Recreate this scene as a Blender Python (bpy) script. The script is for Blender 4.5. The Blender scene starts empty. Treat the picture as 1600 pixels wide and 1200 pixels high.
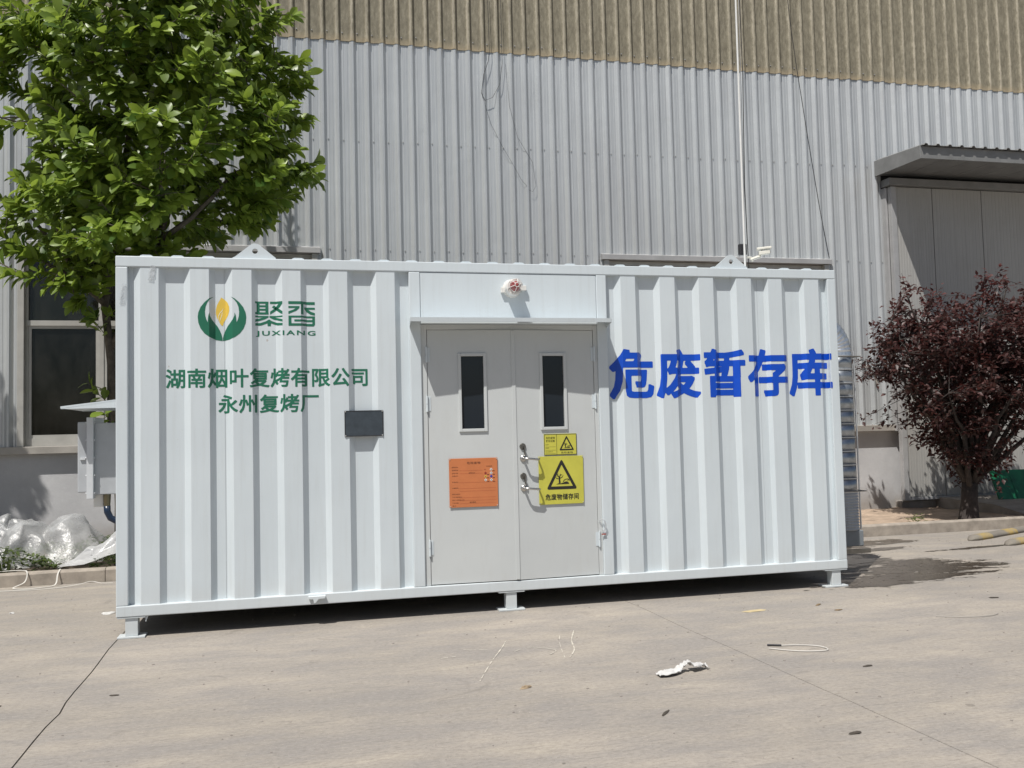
import bpy, bmesh, math, random
import numpy as np
from mathutils import Vector, Matrix, Euler, noise
from mathutils.geometry import tessellate_polygon
R = math.radians
sc = bpy.context.scene
C = sc.collection

# ------------------------------------------------------------------ camera
CAM = Vector((1.2658, -6.9327, 1.4152))
yaw, pitch, roll, FPX = 0.236649, 0.051672, -0.024487, 1400.0
fw = Vector((math.sin(yaw)*math.cos(pitch), math.cos(yaw)*math.cos(pitch), math.sin(pitch)))
rt = Vector((math.cos(yaw), -math.sin(yaw), 0)); up = rt.cross(fw)
r2 = rt*math.cos(roll) + up*math.sin(roll); u2 = up*math.cos(roll) - rt*math.sin(roll)
cd = bpy.data.cameras.new('camera'); cam = bpy.data.objects.new('camera', cd); C.objects.link(cam)
cam.matrix_world = Matrix(((r2.x, u2.x, -fw.x, CAM.x), (r2.y, u2.y, -fw.y, CAM.y), (r2.z, u2.z, -fw.z, CAM.z), (0, 0, 0, 1)))
cd.sensor_width = 36; cd.lens = FPX/1600*36; cd.clip_start = .05; cd.clip_end = 2000
sc.camera = cam

# ------------------------------------------------------------------ world, sun, exposure
TO_SUN = Vector((-.38, -.40, 1.0)).normalized()
w = bpy.data.worlds.new('World'); sc.world = w; w.use_nodes = True
nt = w.node_tree; bg = nt.nodes['Background']
sky = nt.nodes.new('ShaderNodeTexSky'); sky.sky_type = 'NISHITA'; sky.sun_disc = False
sky.sun_elevation = math.asin(TO_SUN.z); sky.sun_rotation = math.atan2(TO_SUN.x, TO_SUN.y)
sky.air_density = 1.0; sky.dust_density = 2.0; sky.ozone_density = 1.0
nt.links.new(sky.outputs[0], bg.inputs[0]); bg.inputs[1].default_value = .062
sd = bpy.data.lights.new('sun', 'SUN'); sd.energy = 4.95; sd.angle = R(.53); sd.color = (1, .965, .91)
sun = bpy.data.objects.new('sun', sd); C.objects.link(sun)
sun.rotation_euler = TO_SUN.to_track_quat('Z', 'Y').to_euler(); sun.location = (-8, -10, 20)
vs = sc.view_settings; vs.view_transform = 'Standard'; vs.look = 'None'; vs.exposure = 0.0; vs.gamma = 1.0; vs.use_curve_mapping = False

rng = random.Random(7)
nrng = np.random.default_rng(11)

# ------------------------------------------------------------------ helpers
def tag(o, label=None, cat=None, group=None, kind=None):
    if label: o['label'] = label
    if cat: o['category'] = cat
    if group: o['group'] = group
    if kind: o['kind'] = kind
    return o
def link(o, parent=None):
    C.objects.link(o)
    if parent is not None: o.parent = parent
    return o
def empty(name, loc=(0, 0, 0), label=None, cat=None, group=None, kind=None):
    o = bpy.data.objects.new(name, None); o.location = loc; link(o)
    o.empty_display_size = .1
    bpy.context.view_layer.update()
    return tag(o, label, cat, group, kind)

class MB:
    def __init__(s): s.v = []; s.f = []
    def add(s, vs, fs):
        n = len(s.v); s.v += [tuple(v) for v in vs]; s.f += [tuple(i+n for i in f) for f in fs]; return s
    def box(s, x0, x1, y0, y1, z0, z1):
        return s.add([(x0,y0,z0),(x1,y0,z0),(x1,y1,z0),(x0,y1,z0),(x0,y0,z1),(x1,y0,z1),(x1,y1,z1),(x0,y1,z1)],
              [(0,3,2,1),(4,5,6,7),(0,1,5,4),(1,2,6,5),(2,3,7,6),(3,0,4,7)])
    def obox(s, c, ax, ay, az):
        c = Vector(c); ax, ay, az = Vector(ax), Vector(ay), Vector(az)
        vs = [c+sx*ax+sy*ay+sz*az for sz in (-1,1) for sx, sy in ((-1,-1),(1,-1),(1,1),(-1,1))]
        return s.add(vs, [(0,3,2,1),(4,5,6,7),(0,1,5,4),(1,2,6,5),(2,3,7,6),(3,0,4,7)])
    def prism(s, poly, axis, a, b):
        """poly of 2D points extruded along axis 'x','y' or 'z' from a to b"""
        def P(p, t):
            return {'x': (t, p[0], p[1]), 'y': (p[0], t, p[1]), 'z': (p[0], p[1], t)}[axis]
        n = len(poly)
        vs = [P(p, a) for p in poly] + [P(p, b) for p in poly]
        tris = tessellate_polygon([[Vector((p[0], p[1], 0)) for p in poly]])
        fs = [tuple(t) for t in tris] + [tuple(i+n for i in reversed(t)) for t in tris]
        fs += [(i, (i+1) % n, (i+1) % n+n, i+n) for i in range(n)]
        return s.add(vs, fs)
    def tube(s, path, rad, n=8, cap=True):
        path = [Vector(p) for p in path]; m = len(path)
        if not isinstance(rad, (list, tuple)): rad = [rad]*m
        t0 = (path[1]-path[0]).normalized()
        a = t0.orthogonal().normalized(); vs = []
        for i, p in enumerate(path):
            t = (path[min(i+1, m-1)]-path[max(i-1, 0)]).normalized()
            a = (a - t*a.dot(t)).normalized(); b = t.cross(a)
            for k in range(n):
                th = 2*math.pi*k/n; vs.append(p+(a*math.cos(th)+b*math.sin(th))*rad[i])
        fs = [(i*n+k, i*n+(k+1) % n, (i+1)*n+(k+1) % n, (i+1)*n+k) for i in range(m-1) for k in range(n)]
        if cap: fs += [tuple(reversed(range(n))), tuple((m-1)*n+k for k in range(n))]
        return s.add(vs, fs)
    def sheet(s, prof, axis, a, b, th=0.0015):
        """open 2D profile list of (u, d) extruded; axis 'z': u=x,d=y ; axis 'y': u=x,d=z ; axis 'zy': u=y,d=x"""
        def P(p, t):
            return {'z': (p[0], p[1], t), 'y': (p[0], t, p[1]), 'zy': (p[1], p[0], t)}[axis]
        n = len(prof)
        vs = [P(p, a) for p in prof] + [P(p, b) for p in prof]
        fs = [(i, i+1, i+1+n, i+n) for i in range(n-1)]
        return s.add(vs, fs)
    def mesh(s, name):
        me = bpy.data.meshes.new(name); me.from_pydata(s.v, [], s.f)
        bm = bmesh.new(); bm.from_mesh(me); bmesh.ops.recalc_face_normals(bm, faces=bm.faces); bm.to_mesh(me); bm.free()
        return me
    def build(s, name, m, parent=None, bevel=0, seg=2, smooth=False, solid=0):
        me = s.mesh(name); me.materials.append(m)
        o = bpy.data.objects.new(name, me); link(o, parent)
        if smooth:
            for p in me.polygons: p.use_smooth = True
        if parent is not None:
            L = parent.location
            if parent.parent is not None and parent.parent.location.length > 0 and parent.location.length == 0: L = parent.parent.location
            root = parent
            off = Vector((0, 0, 0))
            while root is not None: off += root.location; root = root.parent
            for v in me.vertices: v.co -= off
        if solid:
            md = o.modifiers.new('solid', 'SOLIDIFY'); md.thickness = solid; md.offset = 0
        if bevel:
            md = o.modifiers.new('bevel', 'BEVEL'); md.width = bevel; md.segments = seg; md.limit_method = 'ANGLE'; md.angle_limit = R(40)
            md.harden_normals = False
        return o

# ------------------------------------------------------------------ materials
class NT:
    def __init__(s, name):
        s.m = bpy.data.materials.new(name); s.m.use_nodes = True; s.t = s.m.node_tree
        s.b = s.t.nodes['Principled BSDF']; s.o = s.t.nodes['Material Output']
    def n(s, typ, **k):
        x = s.t.nodes.new('ShaderNode'+typ)
        for a, v in k.items(): setattr(x, a, v)
        return x
    def l(s, a, b): s.t.links.new(a, b)
    def coord(s, kind='Object', scale=(1, 1, 1), rot=(0, 0, 0)):
        tc = s.n('TexCoord'); mp = s.n('Mapping'); mp.inputs['Scale'].default_value = scale; mp.inputs['Rotation'].default_value = rot
        s.l(tc.outputs[kind], mp.inputs[0]); return mp.outputs[0]
    def geo(s, scale=(1, 1, 1), rot=(0, 0, 0)):
        g = s.n('NewGeometry'); mp = s.n('Mapping'); mp.inputs['Scale'].default_value = scale; mp.inputs['Rotation'].default_value = rot
        s.l(g.outputs['Position'], mp.inputs[0]); return mp.outputs[0]
    def noise(s, vec, scale, detail=4, rough=.55, dist=0):
        x = s.n('TexNoise'); x.inputs['Scale'].default_value = scale; x.inputs['Detail'].default_value = detail
        x.inputs['Roughness'].default_value = rough; x.inputs['Distortion'].default_value = dist
        s.l(vec, x.inputs['Vector']); return x.outputs['Fac']
    def ramp(s, fac, stops):
        x = s.n('ValToRGB'); e = x.color_ramp.elements
        while len(e) < len(stops): e.new(.5)
        for i, (p, c) in enumerate(stops):
            e[i].position = p; e[i].color = (c if isinstance(c, tuple) else (c, c, c))+(1,) if not (isinstance(c, tuple) and len(c) == 4) else c
        s.l(fac, x.inputs[0]); return x.outputs[0]
    def mix(s, fac, a, b, mode='MIX'):
        x = s.n('Mix', data_type='RGBA', blend_type=mode)
        for sock, v in ((x.inputs[0], fac), (x.inputs[6], a), (x.inputs[7], b)):
            if hasattr(v, 'is_output'): s.l(v, sock)
            elif isinstance(v, (int, float)): sock.default_value = v if sock == x.inputs[0] else (v, v, v, 1)
            else: sock.default_value = tuple(v)+(1,)
        return x.outputs[2]
    def math(s, op, a, b=0.0, clamp=False):
        x = s.n('Math', operation=op, use_clamp=clamp)
        for sock, v in ((x.inputs[0], a), (x.inputs[1], b)):
            if hasattr(v, 'is_output'): s.l(v, sock)
            else: sock.default_value = v
        return x.outputs[0]
    def bump(s, h, strength=.2, dist=.01):
        x = s.n('Bump'); x.inputs['Strength'].default_value = strength; x.inputs['Distance'].default_value = dist
        s.l(h, x.inputs['Height']); s.l(x.outputs[0], s.b.inputs['Normal'])
    def base(s, v, rough=.5, metal=0, spec=None):
        i = s.b.inputs
        if hasattr(v, 'is_output'): s.l(v, i['Base Color'])
        else: i['Base Color'].default_value = tuple(v)+(1,)
        if hasattr(rough, 'is_output'): s.l(rough, i['Roughness'])
        else: i['Roughness'].default_value = rough
        i['Metallic'].default_value = metal
        if spec is not None: i['Specular IOR Level'].default_value = spec
        return s.m

def simple(name, col, rough=.5, metal=0, var=.12, scale=6, spec=None, bump=0):
    s = NT(name); v = s.geo()
    f = s.noise(v, scale, 5, .6)
    lo = tuple(c*(1-var) for c in col); hi = tuple(min(1, c*(1+var)) for c in col)
    c = s.ramp(f, [(.3, lo), (.7, hi)])
    if bump: s.bump(s.noise(v, scale*18, 3), bump, .004)
    return s.base(c, rough, metal, spec)

def m_paint():
    s = NT('container_paint'); v = s.geo()
    big = s.noise(v, 1.1, 4, .6)
    streak = s.noise(s.geo(scale=(9, 9, .5)), 3, 4, .65)
    c = s.ramp(big, [(.3, (.575, .633, .665)), (.7, (.62, .678, .708))])
    dirt = s.ramp(streak, [(.5, 0.0), (.78, 1.0)])
    c = s.mix(s.math('MULTIPLY', dirt, .16), c, (.38, .385, .36))
    spk = s.ramp(s.noise(v, 95, 2, .5), [(.70, 0.0), (.76, 1.0)])
    c = s.mix(s.math('MULTIPLY', spk, .22), c, (.42, .40, .36))
    # road dust thrown up on the lowest part of the walls
    sx = s.n('SeparateXYZ'); s.l(s.geo(), sx.inputs[0])
    low = s.math('MULTIPLY', s.ramp(s.math('ADD', sx.outputs[2], s.math('MULTIPLY', s.noise(v, 5, 4), .25)), [(.2, 1.0), (.52, 0.0)]), .22)
    c = s.mix(low, c, (.50, .46, .40))
    scf = s.ramp(s.noise(s.geo(scale=(1.2, 1, 5)), 6, 6, .75), [(.66, 0.0), (.74, 1.0)])
    c = s.mix(s.math('MULTIPLY', scf, .20), c, (.40, .41, .40))
    rs = s.ramp(s.noise(v, 13, 3, .5), [(.775, 0.0), (.80, 1.0)])
    c = s.mix(s.math('MULTIPLY', rs, .45), c, (.30, .20, .12))
    s.bump(s.noise(s.geo(scale=(1, 1, .35)), 3.5, 3), .35, .012)
    return s.base(c, s.ramp(big, [(.3, .34), (.7, .46)]), 0, .45)
M = {}
M['paint'] = m_paint()
def m_door():
    s = NT('door_paint'); v = s.geo()
    c = s.ramp(s.noise(v, 1.3, 4, .6), [(.3, (.53, .555, .558)), (.7, (.565, .59, .588))])
    d = s.ramp(s.noise(s.geo(scale=(4, 4, .8)), 4, 5, .7), [(.52, 0.0), (.8, 1.0)])
    c = s.mix(s.math('MULTIPLY', d, .14), c, (.4, .38, .34))
    s.bump(s.noise(v, 2.2, 2), .25, .012)
    return s.base(c, .42, 0, .45)
M['door'] = m_door()

def m_concrete(name, a, b):
    s = NT(name); v = s.geo()
    big = s.noise(s.geo(scale=(.6, 1.0, 1), rot=(0, 0, .12)), .8, 7, .62, .3)
    c = s.ramp(big, [(.30, a), (.70, b)])
    # grey worn patches over the dusty tan
    pat = s.noise(s.geo(scale=(.55, 1.5, 1), rot=(0, 0, .18)), 2.3, 8, .68, .2)
    c = s.mix(s.math('MULTIPLY', s.ramp(pat, [(.44, 0.0), (.60, 1.0)]), .62), c, (.255, .240, .228))
    c = s.mix(s.math('MULTIPLY', s.ramp(pat, [(.30, 1.0), (.43, 0.0)]), .45), c, (.47, .415, .335))
    # short trowel and drag marks
    st = s.noise(s.geo(scale=(1.2, 9, 1), rot=(0, 0, .09)), 5, 6, .72)
    c = s.mix(s.math('MULTIPLY', s.ramp(st, [(.53, 0.0), (.68, 1.0)]), .50), c, (.185, .168, .15))
    st2 = s.noise(s.geo(scale=(1.0, 8, 1), rot=(0, 0, -.25)), 3.4, 6, .72)
    c = s.mix(s.math('MULTIPLY', s.ramp(st2, [(.60, 0.0), (.74, 1.0)]), .30), c, (.52, .46, .38))
    # oil drips and damp blotches
    bl = s.ramp(s.noise(v, 1.9, 5, .6, 1.0), [(.655, 0.0), (.71, 1.0)])
    c = s.mix(s.math('MULTIPLY', bl, .32), c, (.15, .135, .12))
    dr = s.ramp(s.noise(v, 11, 3, .5, .5), [(.715, 0.0), (.74, 1.0)])
    c = s.mix(s.math('MULTIPLY', dr, .45), c, (.12, .105, .09))
    fine = s.noise(s.geo(scale=(1, 1.6, 1)), 34, 6, .75)
    c = s.mix(s.math('MULTIPLY', s.ramp(fine, [(.36, 1.0), (.52, 0.0)]), .36), c, (.16, .14, .12))
    c = s.mix(s.math('MULTIPLY', s.ramp(fine, [(.56, 0.0), (.68, 1.0)]), .26), c, (.56, .50, .42))
    sp = s.noise(v, 150, 2, .5)
    c = s.mix(s.math('MULTIPLY', s.ramp(sp, [(.66, 0.0), (.72, 1.0)]), .6), c, (.10, .09, .08))
    c = s.mix(s.math('MULTIPLY', s.ramp(s.noise(v, 110, 2, .5), [(.69, 0.0), (.75, 1.0)]), .6), c, (.62, .57, .50))
    h = s.math('ADD', s.math('MULTIPLY', fine, .8), s.math('MULTIPLY', st, .5))
    s.bump(h, .45, .006)
    return s.base(c, .82, 0, .3)
M['concrete'] = m_concrete('yard_concrete', (.285, .260, .228), (.385, .345, .298))
M['joint'] = simple('joint_dirt', (.13, .11, .09), .95, var=.3)
M['kerb'] = simple('kerb_concrete', (.33, .29, .245), .88, var=.25, scale=7, bump=.5)
M['plinth'] = simple('plinth_concrete', (.26, .235, .21), .9, var=.25, scale=5, bump=.4)
def m_plaster():
    s = NT('wall_plaster'); v = s.geo()
    f = s.noise(v, 1.6, 6, .65); c = s.ramp(f, [(.3, (.45, .45, .46)), (.7, (.58, .58, .585))])
    sx = s.n('SeparateXYZ'); s.l(v, sx.inputs[0])
    edge = s.math('ADD', sx.outputs[2], s.math('MULTIPLY', s.math('SUBTRACT', s.noise(v, 2.2, 5, .6), .5), .7))
    c = s.mix(s.math('MULTIPLY', s.ramp(edge, [(.12, 1.0), (.42, 0.0)]), .6), c, (.27, .235, .195))
    bl = s.ramp(s.noise(v, 4.5, 5, .7, .8), [(.62, 0.0), (.75, 1.0)])
    c = s.mix(s.math('MULTIPLY', bl, .35), c, (.62, .61, .59))
    s.bump(s.noise(v, 22, 5, .7), .3, .008)
    return s.base(c, .85, 0, .25)
M['plaster'] = m_plaster()
def m_clad():
    s = NT('cladding_metal'); v = s.geo()
    st = s.noise(s.geo(scale=(22, 1, .22)), 1.6, 5, .65)
    big = s.noise(s.geo(scale=(1, 1, .5)), .7, 4, .6)
    c = s.ramp(st, [(.3, (.50, .525, .535)), (.7, (.64, .665, .67))])
    c = s.mix(s.math('MULTIPLY', s.ramp(big, [(.4, 0.0), (.7, 1.0)]), .35), c, (.40, .40, .41))
    oi = s.n('ObjectInfo'); c = s.mix(s.math('MULTIPLY', oi.outputs['Random'], .25), c, (.40, .42, .43))
    run = s.ramp(s.noise(s.geo(scale=(14, 1, .35)), 2.4, 4, .7), [(.60, 0.0), (.78, 1.0)])
    c = s.mix(s.math('MULTIPLY', run, .3), c, (.31, .29, .26))
    s.bump(s.noise(s.geo(scale=(1.5, 1, .8)), 1.6, 3), .5, .03)
    return s.base(c, .38, .35, .5)
M['clad'] = m_clad()
RIB, RIB0 = .2015, 1.46
def m_frp():
    s = NT('weathered_fibreglass'); v = s.geo()
    sx = s.n('SeparateXYZ'); s.l(v, sx.inputs[0])
    ph = s.math('FRACT', s.math('ADD', s.math('DIVIDE', s.math('SUBTRACT', sx.outputs[0], RIB0), RIB), .5))   # .5 at rib centre
    crest = s.ramp(s.math('ADD', ph, s.math('MULTIPLY', s.math('SUBTRACT', s.noise(s.geo(scale=(6, 1, 2)), 6, 4, .6), .5), .22)),
                   [(.34, 0.0), (.41, 1.0), (.47, 1.0), (.54, 0.0)])
    alg = s.noise(s.geo(scale=(3, 1, 1)), 9, 7, .72)
    c = s.ramp(alg, [(.3, (.145, .13, .095)), (.55, (.24, .218, .162)), (.75, (.34, .312, .24))])
    c = s.mix(s.math('MULTIPLY', s.math('MULTIPLY', crest, s.ramp(s.noise(s.geo(scale=(5, 1, .8)), 3, 4, .6), [(.35, .35), (.65, 1.0)])), .8), c, (.52, .47, .37))
    lowz = s.math('ADD', sx.outputs[2], s.math('MULTIPLY', s.noise(v, 9, 4), .10))
    band = s.ramp(s.math('SUBTRACT', lowz, 6.7), [(.12, 1.0), (.22, 0.0)])
    c = s.mix(s.math('MULTIPLY', band, .75), c, (.37, .305, .205))
    sp = s.ramp(s.noise(s.geo(scale=(1, 1, .4)), 45, 3, .6), [(.60, 0.0), (.72, 1.0)])
    c = s.mix(s.math('MULTIPLY', sp, .3), c, (.42, .39, .32))
    s.bump(alg, .3, .008)
    return s.base(c, .7, 0, .3)
M['frp'] = m_frp()
M['flash'] = simple('flashing_metal', (.42, .42, .42), .45, .2, var=.1, scale=4)
M['flash_tan'] = simple('sill_flashing_metal', (.40, .375, .34), .5, .15, var=.15, scale=4)
M['canopy'] = simple('dark_canopy_metal', (.22, .223, .222), .5, .1, var=.15, scale=4)
M['alu'] = simple('window_aluminium', (.46, .45, .42), .4, .3, var=.1, scale=5)
def m_gate():
    s = NT('gate_panel_metal'); v = s.geo()
    st = s.noise(s.geo(scale=(30, 1, .3)), 2, 4, .6)
    c = s.ramp(st, [(.3, (.36, .355, .34)), (.7, (.43, .425, .405))])
    d = s.ramp(s.noise(v, 1.8, 5, .65), [(.48, 0.0), (.75, 1.0)])
    c = s.mix(s.math('MULTIPLY', d, .3), c, (.30, .28, .25))
    return s.base(c, .5, .1, .4)
M['gate'] = m_gate()
def m_glass(name, tint, rough=.03):
    s = NT(name); t = s.t
    gl = s.n('BsdfGlossy'); gl.inputs['Roughness'].default_value = rough
    tr = s.n('BsdfTransparent'); tr.inputs[0].default_value = tuple(tint)+(1,)
    fr = s.n('Fresnel'); fr.inputs[0].default_value = 1.5
    df = s.n('BsdfDiffuse'); df.inputs[0].default_value = (.25, .24, .22, 1)
    dust = s.math('MULTIPLY', s.ramp(s.noise(s.geo(scale=(1, 1, .5)), 5, 6, .7), [(.35, 0.0), (.8, 1.0)]), .09)
    m1 = s.n('MixShader'); s.l(fr.outputs[0], m1.inputs[0]); s.l(tr.outputs[0], m1.inputs[1]); s.l(gl.outputs[0], m1.inputs[2])
    m2 = s.n('MixShader'); s.l(dust, m2.inputs[0]); s.l(m1.outputs[0], m2.inputs[1]); s.l(df.outputs[0], m2.inputs[2])
    s.l(m2.outputs[0], s.o.inputs[0]); return s.m
M['glass'] = m_glass('window_glass', (.55, .6, .6))
M['dark'] = simple('dark_interior', (.03, .032, .035), .9)
M['blind'] = simple('interior_board', (.16, .145, .12), .8, var=.15, scale=3)
M['doorglass'] = NT('door_glass').base((.018, .024, .032), .06, 0, .5)
def m_film():
    s = NT('clear_plastic_film'); v = s.geo()
    tr = s.n('BsdfTransparent'); tr.inputs[0].default_value = (.93, .94, .95, 1)
    gl = s.n('BsdfGlossy'); gl.inputs['Roughness'].default_value = .34; gl.inputs[0].default_value = (.9, .9, .9, 1)
    df = s.n('BsdfDiffuse'); df.inputs[0].default_value = (.78, .79, .80, 1)
    tl = s.n('BsdfTranslucent'); tl.inputs[0].default_value = (.6, .6, .61, 1)
    bp = s.n('Bump'); bp.inputs['Strength'].default_value = .5; bp.inputs['Distance'].default_value = .02
    s.l(s.noise(v, 12, 4, .6, 1.2), bp.inputs['Height'])
    s.l(bp.outputs[0], gl.inputs['Normal']); s.l(bp.outputs[0], df.inputs['Normal'])
    a = s.n('MixShader'); a.inputs[0].default_value = .4; s.l(df.outputs[0], a.inputs[1]); s.l(tl.outputs[0], a.inputs[2])
    b = s.n('MixShader'); b.inputs[0].default_value = .12; s.l(a.outputs[0], b.inputs[1]); s.l(gl.outputs[0], b.inputs[2])
    k = s.n('MixShader'); s.l(s.ramp(s.noise(v, 6, 4, .6), [(.35, .24), (.7, .54)]), k.inputs[0]); s.l(tr.outputs[0], k.inputs[1]); s.l(b.outputs[0], k.inputs[2])
    s.l(k.outputs[0], s.o.inputs[0]); return s.m
M['film'] = m_film()
def m_film2():
    m = M['film'].copy(); m.name = 'milky_plastic_film'
    for n in m.node_tree.nodes:
        if n.type == 'VALTORGB': n.color_ramp.elements[0].color = (.66,)*3+(1,); n.color_ramp.elements[1].color = (.9,)*3+(1,)
    return m
M['milky'] = m_film2()
def m_leaf(name, a, b, back, gloss=.35, trans=.35):
    s = NT(name)
    at = s.n('Attribute', attribute_name='tint'); 
    c = s.ramp(at.outputs['Fac'], [(0.0, a), (1.0, b)])
    s.base(c, gloss, 0, .45)
    tl = s.n('BsdfTranslucent'); s.l(s.mix(.5, c, back), tl.inputs[0])
    mx = s.n('MixShader'); mx.inputs[0].default_value = trans
    s.l(s.b.outputs[0], mx.inputs[1]); s.l(tl.outputs[0], mx.inputs[2]); s.l(mx.outputs[0], s.o.inputs[0])
    return s.m
M['leaf'] = m_leaf('green_leaf', (.045, .10, .020), (.27, .365, .055), (.42, .55, .07), .38, .36)
M['plum'] = m_leaf('purple_leaf', (.030, .019, .016), (.115, .045, .042), (.19, .045, .04), .45, .28)
M['weed'] = m_leaf('weed_leaf', (.025, .05, .015), (.12, .16, .04), (.16, .22, .04), .55, .25)
M['bark'] = simple('tree_bark', (.10, .085, .068), .9, var=.35, scale=18, bump=.6)
M['plumbark'] = simple('plum_bark', (.045, .036, .032), .9, var=.35, scale=18, bump=.6)
M['soil'] = simple('bed_soil', (.13, .10, .075), .95, var=.4, scale=9, bump=.9)
M['sand'] = simple('sandy_soil', (.36, .275, .205), .93, var=.3, scale=6, bump=.8)
def flat(name, c, rough=.45, metal=0, var=.06): return simple(name, c, rough, metal, var=var, scale=9)
M['green'] = flat('green_paint', (.018, .145, .085), .4)
M['gold'] = flat('yellow_leaf_paint', (.72, .50, .075), .4)
M['vein'] = flat('pale_vein_paint', (.80, .74, .50), .4)
M['blue'] = flat('blue_paint', (.003, .068, .50), .35)
M['orange'] = flat('orange_plate', (.55, .185, .07), .35)
M['yellow'] = flat('yellow_plate', (.56, .535, .08), .35)
M['black'] = flat('black_print', (.02, .02, .017), .5)
M['brownprint'] = flat('dark_brown_print', (.10, .035, .02), .5)
M['white'] = flat('white_print', (.75, .73, .70), .5)
M['red'] = flat('red_print', (.35, .05, .03), .5)
M['steel'] = simple('brushed_steel', (.55, .54, .52), .32, 1, var=.1, scale=20)
M['dsteel'] = simple('worn_steel', (.26, .25, .23), .35, 1, var=.2, scale=20)
M['nameplate'] = simple('nameplate_metal', (.055, .07, .085), .4, .2, var=.25, scale=12)
M['rivet'] = flat('rivet', (.6, .6, .58), .3, .6)
M['boxpaint'] = simple('grey_box_paint', (.42, .44, .46), .45, var=.08)
M['boxlight'] = simple('light_box_paint', (.56, .58, .60), .4, var=.06)
M['whiteplastic'] = simple('white_plastic', (.72, .71, .68), .4, var=.06)
M['bluehose'] = simple('blue_hose', (.008, .02, .045), .3, var=.2)
M['brass'] = simple('brass_gland', (.16, .14, .09), .35, .8)
M['redlens'] = NT('red_beacon_lens').base((.30, .07, .07), .15, 0, .6)
M['duct'] = simple('aluminium_duct', (.36, .39, .42), .34, .8, var=.25, scale=14)
M['foil'] = simple('foil_elbow', (.62, .66, .70), .3, .8, var=.25, scale=18)
M['ductring'] = simple('duct_ring', (.55, .56, .57), .4, .5)
M['grille'] = simple('grey_hose', (.40, .42, .44), .45, var=.1)
M['fan'] = simple('fan_case_paint', (.20, .22, .235), .5, var=.15)
M['cable'] = flat('black_cable', (.025, .025, .028), .5)
M['polewhite'] = flat('white_pole', (.72, .72, .70), .35)
M['camwhite'] = flat('cream_camera_case', (.74, .72, .64), .35)
M['strap'] = simple('white_strap', (.56, .54, .50), .7, var=.12)
M['rag'] = simple('white_rag', (.56, .555, .54), .85, var=.08)
M['wood'] = simple('weathered_wood', (.34, .26, .17), .8, var=.25, scale=20)
M['twig'] = simple('dark_twig', (.06, .05, .04), .9, var=.3, scale=20)
M['boardgreen'] = simple('green_board', (.008, .13, .055), .45, var=.35, scale=7)
M['dryleaf'] = simple('dry_leaf', (.20, .14, .075), .85, var=.3, scale=20)
def m_stop():
    s = NT('black_yellow_rubber'); v = s.coord('Object')
    sx = s.n('SeparateXYZ'); s.l(v, sx.inputs[0])
    st = s.math('FRACT', s.math('MULTIPLY', s.math('ADD', sx.outputs[0], .22), 1.6))
    k = s.ramp(s.math('ADD', st, s.math('MULTIPLY', s.math('SUBTRACT', s.noise(v, 14, 5, .7), .5), .5)), [(.56, 0.0), (.66, 1.0)])
    c = s.mix(k, (.19, .17, .145), (.36, .26, .09))
    wr = s.ramp(s.noise(v, 9, 5, .7), [(.45, 0.0), (.62, 1.0)])
    c = s.mix(s.math('MULTIPLY', wr, .6), c, (.24, .22, .18))
    return s.base(c, .85)
M['stop'] = m_stop()
def m_puddle():
    s = NT('wet_concrete'); v = s.geo()
    tc = s.n('TexCoord'); at = s.n('Attribute', attribute_name='wet')
    nz = s.noise(s.geo(scale=(.7, 2.6, 1), rot=(0, 0, .17)), 3.4, 9, .74, .6)
    f = s.math('ADD', at.outputs['Fac'], s.math('MULTIPLY', s.math('SUBTRACT', nz, .5), 2.4))
    mask = s.ramp(f, [(.47, 0.0), (.53, 1.0)])
    spk = s.ramp(s.noise(v, 26, 3, .6), [(.62, 1.0), (.66, 0.0)])
    mask = s.math('MULTIPLY', mask, spk)
    c = s.ramp(s.noise(v, 3, 5, .6), [(.3, (.062, .050, .040)), (.7, (.10, .083, .066))])
    s.base(c, .20, 0, .4)
    tr = s.n('BsdfTransparent'); mx = s.n('MixShader')
    s.l(mask, mx.inputs[0]); s.l(tr.outputs[0], mx.inputs[1]); s.l(s.b.outputs[0], mx.inputs[2]); s.l(mx.outputs[0], s.o.inputs[0])
    return s.m
M['puddle'] = m_puddle()

# ================================================================== THE SETTING
# ---- ground sheet and concrete slabs
ground = MB().add([(-300, -300, -.035), (300, -300, -.035), (300, 300, -.035), (-300, 300, -.035)], [(0, 1, 2, 3)]).build('ground', M['joint'])
tag(ground, 'dusty tan concrete yard with thin joints in front of the container', 'ground', kind='structure')
KERB_Y = 2.85
def jpath(xa, ya, xb, yb, n, seed, amp):
    r_ = random.Random(seed); pts = []
    for i in range(n+1):
        t = i/n; y = ya+(yb-ya)*t; x = xa+(xb-xa)*t
        j = amp*noise.noise(Vector((seed*3.1, y*1.3, 0)))+amp*.6*noise.noise(Vector((seed*7.1, y*7, 0)))
        if seed == 2: j += .02*math.exp(-((y+1.72)/.10)**2)*math.sin(y*60)
        pts.append((x+j, y))
    return pts
Y0, Y1 = -16.0, KERB_Y-.004
jl = []
for k, (xa, xb) in enumerate([(-11.6, -11.7), (-7.75, -7.8), (-3.85, -3.9), (.232, -.028), (4.50, 3.752), (8.62, 7.70), (12.7, 11.7), (16.8, 15.7), (21, 20)]):
    jl.append(jpath(xa, Y0, xb, Y1, 90, k-1, .012))
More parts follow.
